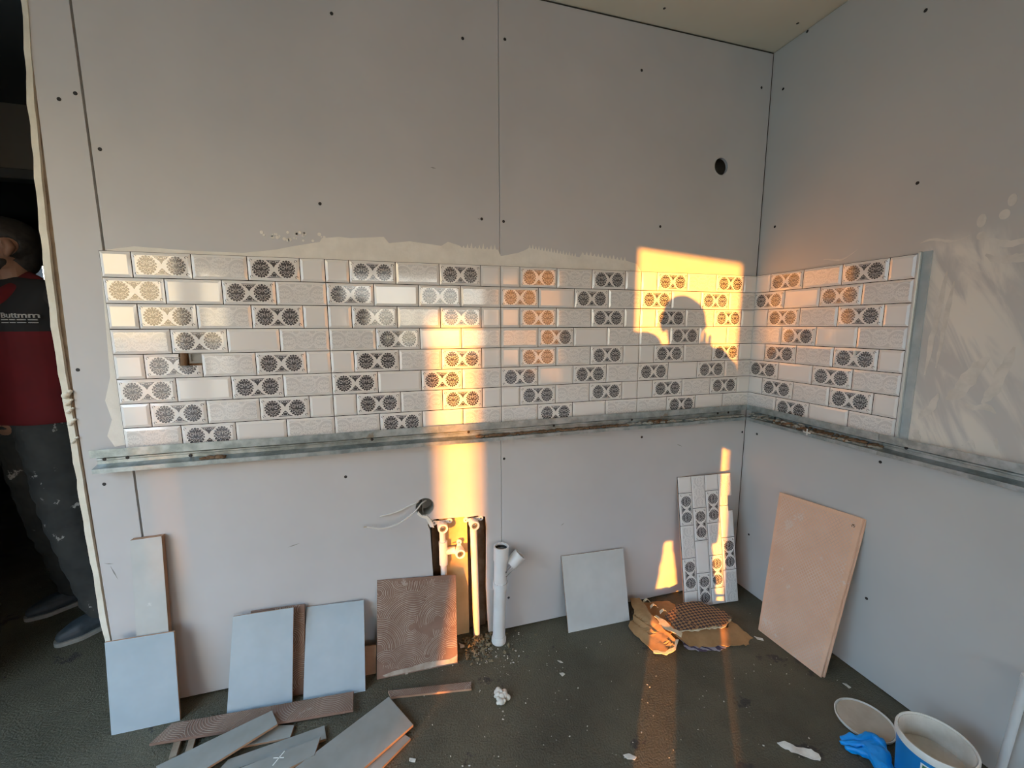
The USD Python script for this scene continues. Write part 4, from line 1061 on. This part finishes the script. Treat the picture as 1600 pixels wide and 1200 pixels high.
# ------------------------------------------------------------------ people
def figure(label, J, cloth, cat='person'):
    """J: joints in world space with radii. One continuous body; clothes and hair are its children."""
    f, l = J['f'], J['l']
    t = thing('person', label, cat, (J['hip'][0], J['hip'][1], 0))
    W = lambda a, b, z, o=J['hip']: np.array([o[0] + a * l[0] + b * f[0], o[1] + a * l[1] + b * f[1], z])
    s = J['shoulder_z']
    neck = J['neck']
    hd = J['head']; hf = J['hf']; hl = np.array([-hf[1], hf[0], 0])
    hp = lambda a, b, z: hd + a * hl + b * np.append(hf, 0) + np.array([0, 0, z])
    head = [m3.Manifold.batch_hull([ball(hp(0, -0.018, 0.022), 0.082, 28), ball(hp(0, 0.028, 0.015), 0.072, 24)]),
            m3.Manifold.batch_hull([ball(hp(0, 0.045, 0.0), 0.056, 22), ball(hp(0, 0.055, -0.078), 0.030, 18), ball(hp(0.032, 0.0, -0.06), 0.028, 16), ball(hp(-0.032, 0.0, -0.06), 0.028, 16)]),
            m3.Manifold.batch_hull([ball(hp(0, 0.098, 0.012), 0.010, 12), ball(hp(0, 0.113, -0.022), 0.012, 12), ball(hp(0.012, 0.096, -0.026), 0.008, 10), ball(hp(-0.012, 0.096, -0.026), 0.008, 10)]),
            chain([hp(-0.018, 0.086, -0.052), hp(0, 0.093, -0.050), hp(0.018, 0.086, -0.052)], [0.007, 0.009, 0.007], 12), chain([hp(-0.036, 0.074, 0.022), hp(0, 0.092, 0.024), hp(0.036, 0.074, 0.022)], [0.010, 0.011, 0.010], 12)]
    for sd in (-1, 1):
        head.append(chain([hp(sd * 0.078, -0.012, 0.018), hp(sd * 0.084, -0.018, 0.000), hp(sd * 0.078, -0.008, -0.026)], [0.014, 0.015, 0.010], 12))
    nk = m3.Manifold.batch_hull([ball(neck, 0.056, 22), ball(hp(0, -0.012, -0.06), 0.052, 22)])
    torso = [m3.Manifold.batch_hull([ball(W(sd * 0.075, 0, J['hip'][2] + 0.03), 0.105, 22) for sd in (-1, 1)] + [ball(W(sd * 0.06, 0, J['hip'][2] + 0.18), 0.098, 22) for sd in (-1, 1)]),
             m3.Manifold.batch_hull([ball(W(sd * 0.06, 0, J['hip'][2] + 0.18), 0.098, 22) for sd in (-1, 1)] + [ball(W(sd * 0.085, 0.01, s - 0.13), 0.105, 22) for sd in (-1, 1)] + [ball(W(sd * 0.125, 0, s - 0.03), 0.062, 22) for sd in (-1, 1)] + [ball(neck - np.array([0, 0, 0.02]), 0.062, 22)])]
    limbs, hands = [], []
    sleeves, legs = [], []
    for sd, arm in zip((1, -1), (J['arm_l'], J['arm_r'])):
        sh, el, wr_ = (np.array(p, float) for p in arm)
        limbs.append(chain([sh, el, wr_], [0.050, 0.038, 0.026]))
        sleeves.append(chain([sh, el, wr_ + (el - wr_) * 0.12], [0.064, 0.052, 0.040]))
        d = (wr_ - el) / np.linalg.norm(wr_ - el)
        side = np.cross(d, [0, 0, 1.0]) if abs(d[2]) < 0.9 else np.cross(d, np.append(f, 0)); side /= np.linalg.norm(side)
        nrm = np.cross(side, d)
        hands.append(m3.Manifold.batch_hull([ball(wr_ + d * 0.02 + side * k * 0.018, 0.014, 14) for k in (-1, 1)] + [ball(wr_ + d * 0.088 + side * k * 0.028, 0.012, 14) for k in (-1, 1)]))
        for k, L in zip((-1.5, -0.5, 0.5, 1.5), (0.070, 0.082, 0.078, 0.060)):
            b0 = wr_ + d * 0.088 + side * k * 0.020
            hands.append(chain([b0, b0 + d * L * 0.5 + nrm * 0.008, b0 + d * L * 0.85 + nrm * 0.028], [0.0095, 0.0088, 0.0075], 12))
        b0 = wr_ + d * 0.035 + side * sd * 0.026
        hands.append(chain([b0, b0 + side * sd * 0.028 + d * 0.022, b0 + side * sd * 0.036 + d * 0.052 + nrm * 0.01], [0.012, 0.0105, 0.009], 12))
    feet = []
    for leg in (J['leg_l'], J['leg_r']):
        hp_, kn, an, toe, heel = (np.array(p, float) for p in leg)
        limbs.append(chain([hp_, kn, an], [0.078, 0.052, 0.038]))
        limbs.append(chain([an, heel * 0.75 + toe * 0.25 + np.array([0, 0, 0.040]), heel * 0.32 + toe * 0.68 + np.array([0, 0, 0.032])], [0.036, 0.028, 0.018]))
        legs.append(chain([hp_, kn, an + np.array([0, 0, 0.02])], cloth.get('leg_r', [0.100, 0.078, 0.068])))
        d = toe - heel; L = np.linalg.norm(d); d /= L; sdv = np.array([-d[1], d[0], 0])
        up_ = m3.Manifold.batch_hull([ball(heel + d * 0.035 + [0, 0, 0.040], 0.036, 16), ball(heel + d * 0.09 + [0, 0, 0.045], 0.040, 16), ball(an + np.array([0, 0, 0.01]), 0.046, 16)])
        fore = m3.Manifold.batch_hull([ball(heel + d * 0.07 + [0, 0, 0.045], 0.040, 16), ball(toe - d * 0.075 + sdv * 0.012 + [0, 0, 0.034], 0.034, 16), ball(toe - d * 0.075 - sdv * 0.012 + [0, 0, 0.034], 0.034, 16), ball(toe - d * 0.030 + [0, 0, 0.027], 0.026, 16)])
        sole = m3.Manifold.batch_hull([cyl(heel + d * 0.038, heel + d * 0.038 + [0, 0, 0.018], 0.040, 20), cyl(toe - d * 0.075, toe - d * 0.075 + np.array([0, 0, 0.016]), 0.050, 20), cyl(toe - d * 0.030, toe - d * 0.03 + np.array([0, 0, 0.016]), 0.032, 20)])
        feet.append((up_, fore, sole, heel, d))
    body = soft(union(head + [nk] + torso + limbs + hands), 0.011, 6)
    obj('body', body, 'skin', t, smooth=True)
    hair = m3.Manifold.batch_hull([ball(hp(0, -0.024, 0.030), 0.088, 28), ball(hp(0, 0.022, 0.050), 0.074, 24)]).trim_by_plane(list(np.append(-hf * 0.86, 0.5)), float(np.dot(np.append(-hf * 0.86, 0.5), hp(0, 0.040, 0.02))))
    hair = union([hair, m3.Manifold.batch_hull([ball(hp(0, -0.045, 0.0), 0.066, 20), ball(hp(0, -0.045, -0.05), 0.048, 18)])])
    for sd in (-1, 1):
        hair = hair - m3.Manifold.batch_hull([ball(hp(sd * 0.10, -0.014, 0.005), 0.036, 16), ball(hp(sd * 0.10, 0.05, -0.01), 0.040, 16), ball(hp(sd * 0.10, 0.0, -0.06), 0.036, 16)])
    obj('hair', soft(hair, 0.012, 3), 'hair', t, smooth=True)
    if cloth.get('beard'):
        beard = m3.Manifold.batch_hull([ball(hp(0, 0.060, -0.082), 0.030, 18), ball(hp(0.038, 0.01, -0.055), 0.026, 16), ball(hp(-0.038, 0.01, -0.055), 0.026, 16), ball(hp(0, 0.074, -0.058), 0.020, 14)])
        obj('beard', soft(beard, 0.01, 3), 'hair', t, smooth=True)
    for sd in (-1, 1):
        e = hp(sd * 0.032, 0.0755, 0.006)
        ey = obj('eye', ball(e, 0.0125, 16), 'white', t, smooth=True)
        obj('iris', ball(e + np.append(hf, 0) * 0.0072, 0.0063, 12), 'hair', ey, smooth=True)
    grow = lambda k: union([m3.Manifold.batch_hull([ball(W(sd * 0.082, 0, J['hip'][2] + cloth['hem']), 0.118 + k, 24) for sd in (-1, 1)] + [ball(W(sd * 0.082, 0, J['hip'][2] + 0.20), 0.116 + k, 24) for sd in (-1, 1)]),
                            m3.Manifold.batch_hull([ball(W(sd * 0.082, 0, J['hip'][2] + 0.20), 0.116 + k, 24) for sd in (-1, 1)] + [ball(W(sd * 0.095, 0.01, s - 0.13), 0.118 + k, 24) for sd in (-1, 1)] + [ball(W(sd * 0.140, 0, s - 0.035), 0.068 + k, 24) for sd in (-1, 1)] + [ball(neck - np.array([0, 0, 0.030]), 0.072 + k, 20)])])
    vest = grow(0.0)
    sm = soft(vest, 0.014, 4)
    vest = m3.Manifold(m3.Mesh(np.asarray(sm.vertices, np.float32), np.asarray(sm.faces, np.uint32)))
    zt, zh = cloth['yoke_z'], J['hip'][2] + cloth['hem'] - 0.04
    low = vest.trim_by_plane([0, 0, -1], -zt).trim_by_plane([0.0, 0, 1], zh)
    top = vest.trim_by_plane([0, 0, 1], zt).trim_by_plane([0, 0, -1], -(neck[2] + 0.028))
    obj(cloth['low_name'], low, cloth['low'], t, smooth=50)
    obj(cloth['top_name'], top, cloth['top'], t, smooth=50)
    for m in sleeves:
        obj('sleeve', soft(m, 0.014, 4), cloth['sleeve'], t, smooth=True)
    pel = m3.Manifold.batch_hull([ball(W(sd * 0.078, 0, J['hip'][2] + 0.03), 0.108, 22) for sd in (-1, 1)])
    tg = soft(union(legs + [pel]), 0.014, 5)
    v = np.asarray(tg.vertices)
    k = (meshkit.fbm(v * np.array([14, 14, 26]), 3, 4) - 0.5) * 0.020
    obj('trousers', trimesh.Trimesh(v + np.asarray(tg.vertex_normals) * k[:, None], tg.faces, process=False), cloth['legs'], t, smooth=True)
    for up_, fore, sole, heel, d in feet:
        so = obj('shoe', soft(union([up_, fore]), 0.009, 4), 'shoe', t, smooth=True)
        obj('sole', sole, 'boxgrey', so, smooth=40)
    return t, W


fa = math.radians(249.0)
f = np.array([math.cos(fa), math.sin(fa)]); l = np.array([-f[1], f[0]])
ha = math.radians(214.0)
hip = np.array([-0.60, 0.60, 0.88])
Wk = lambda a, b, z: (hip[0] + a * l[0] + b * f[0], hip[1] + a * l[1] + b * f[1], z)
worker, W = figure('person in a red and black vest and paint-spattered trousers standing beyond the wall end', dict(
    f=f, l=l, hf=np.array([math.cos(ha), math.sin(ha)]), hip=hip, shoulder_z=1.415, neck=np.array([-0.585, 0.59, 1.435]), head=np.array([-0.60, 0.575, 1.565]),
    arm_l=(Wk(0.185, -0.01, 1.375), Wk(0.285, -0.10, 1.10), Wk(0.30, -0.10, 0.86)), arm_r=(Wk(-0.185, -0.01, 1.375), Wk(-0.26, -0.09, 1.10), Wk(-0.25, -0.10, 0.86)),
    leg_l=((-0.535, 0.56, 0.86), (-0.49, 0.535, 0.47), (-0.425, 0.545, 0.085), (-0.545, 0.425, 0), (-0.365, 0.60, 0)),
    leg_r=((-0.665, 0.64, 0.86), (-0.67, 0.70, 0.47), (-0.64, 0.765, 0.085), (-0.785, 0.650, 0), (-0.585, 0.80, 0))),
    dict(low='red', low_name='vest', top='black', top_name='vest_yoke', sleeve='black', legs='trouser', hem=0.06, yoke_z=1.255, beard=True, leg_r=[0.098, 0.086, 0.078]))
for sd in (1, -1):
    band_ = m3.Manifold.batch_hull([ball(np.array(Wk(sd * 0.060, -0.005, 1.462)), 0.024, 14), ball(np.array(Wk(sd * 0.105, 0.000, 1.447)), 0.020, 14), ball(np.array(Wk(sd * 0.070, 0.096, 1.372)), 0.024, 14), ball(np.array(Wk(sd * 0.030, 0.112, 1.350)), 0.022, 14)])
    obj('collar_panel', soft(band_, 0.01, 3), 'red', worker, smooth=True)


def on_chest(p):
    """(sideways, height, lift) on the front of the vest's yoke; sideways grows to the wearer's left."""
    b = 0.0125 + np.sqrt(np.maximum(0.118 ** 2 - np.clip(p[:, 0] - 0.095, 0, 0.1) ** 2, 1e-6))
    return np.c_[hip[0] + p[:, 0] * l[0] + (b + p[:, 2]) * f[0], hip[1] + p[:, 0] * l[1] + (b + p[:, 2]) * f[1], p[:, 1]]


tx = meshkit.text_mesh('Buttmm', 0.017, 0.002, bold=True)
v = np.asarray(tx.vertices)
obj('chest_lettering', trimesh.Trimesh(on_chest(v + np.array([0.112, 1.305, 0.003])), tx.faces, process=False), 'grey_print', worker, label='pale lettering on the chest')
for z in (1.296, 1.285):
    x = 0.112
    for w in (0.020, 0.014, 0.018, 0.016):
        obj('chest_lettering', plate(sbox(x, z, x + w, z + 0.004), 0.002, lambda p: on_chest(p + np.array([0, 0, 0.003]))), 'grey_print', worker)
        x += w + 0.004

# the photographer, whose shadow falls on the tiles
pf = np.array([math.sin(0.45), math.cos(0.45)]); pl_ = np.array([-pf[1], pf[0]])
ph = np.array([0.545, -1.83, 0.80])
Wp = lambda a, b, z: (ph[0] + a * pl_[0] + b * pf[0], ph[1] + a * pl_[1] + b * pf[1], z)
cx, cy = EYE[0] - fw[0] * 0.012, EYE[1] - fw[1] * 0.012
photog, _ = figure('person in a dark coat standing behind the camera holding a phone', dict(
    f=pf, l=pl_, hf=pf, hip=ph, shoulder_z=1.265, neck=np.array(Wp(0, 0, 1.285)), head=np.array(Wp(0, 0.03, 1.395)),
    arm_l=(Wp(0.150, 0.0, 1.300), Wp(0.31, 0.09, 1.300), (cx - 0.075, cy - 0.10, 1.235)), arm_r=(Wp(-0.165, 0.0, 1.205), Wp(-0.25, 0.04, 0.86), (cx + 0.035, cy - 0.115, 1.20)),
    leg_l=(Wp(0.085, 0, 0.80), Wp(0.115, 0.02, 0.44), Wp(0.155, 0, 0.085), Wp(0.20, 0.16, 0), Wp(0.140, -0.09, 0)),
    leg_r=(Wp(-0.085, 0, 0.80), Wp(-0.085, 0.02, 0.44), Wp(-0.125, 0, 0.085), Wp(-0.360, 0.04, 0), Wp(-0.080, -0.03, 0))),
    dict(low='coat', low_name='coat', top='coat', top_name='coat_shoulders', sleeve='coat', legs='black', hem=-0.36, yoke_z=1.12, leg_r=[0.110, 0.088, 0.085]))
phone = thing('phone', 'dark phone held up by the person behind the camera', 'phone', (cx, cy, 1.23))
c = np.array([cx, cy, EYE[2] - 0.004]) - np.array([pf[0], pf[1], 0]) * 0.006
rt = np.array([math.cos(YAW), -math.sin(YAW), 0])
upv = np.array([0, 0, 1.0])
fv = np.array([math.sin(YAW), math.cos(YAW), 0])
pts = [c + rt * a + upv * b - fv * d for a in (-0.072, 0.072) for b in (-0.052, 0.018) for d in (0.006, 0.014)]
obj('case', hull(pts), 'black', phone)
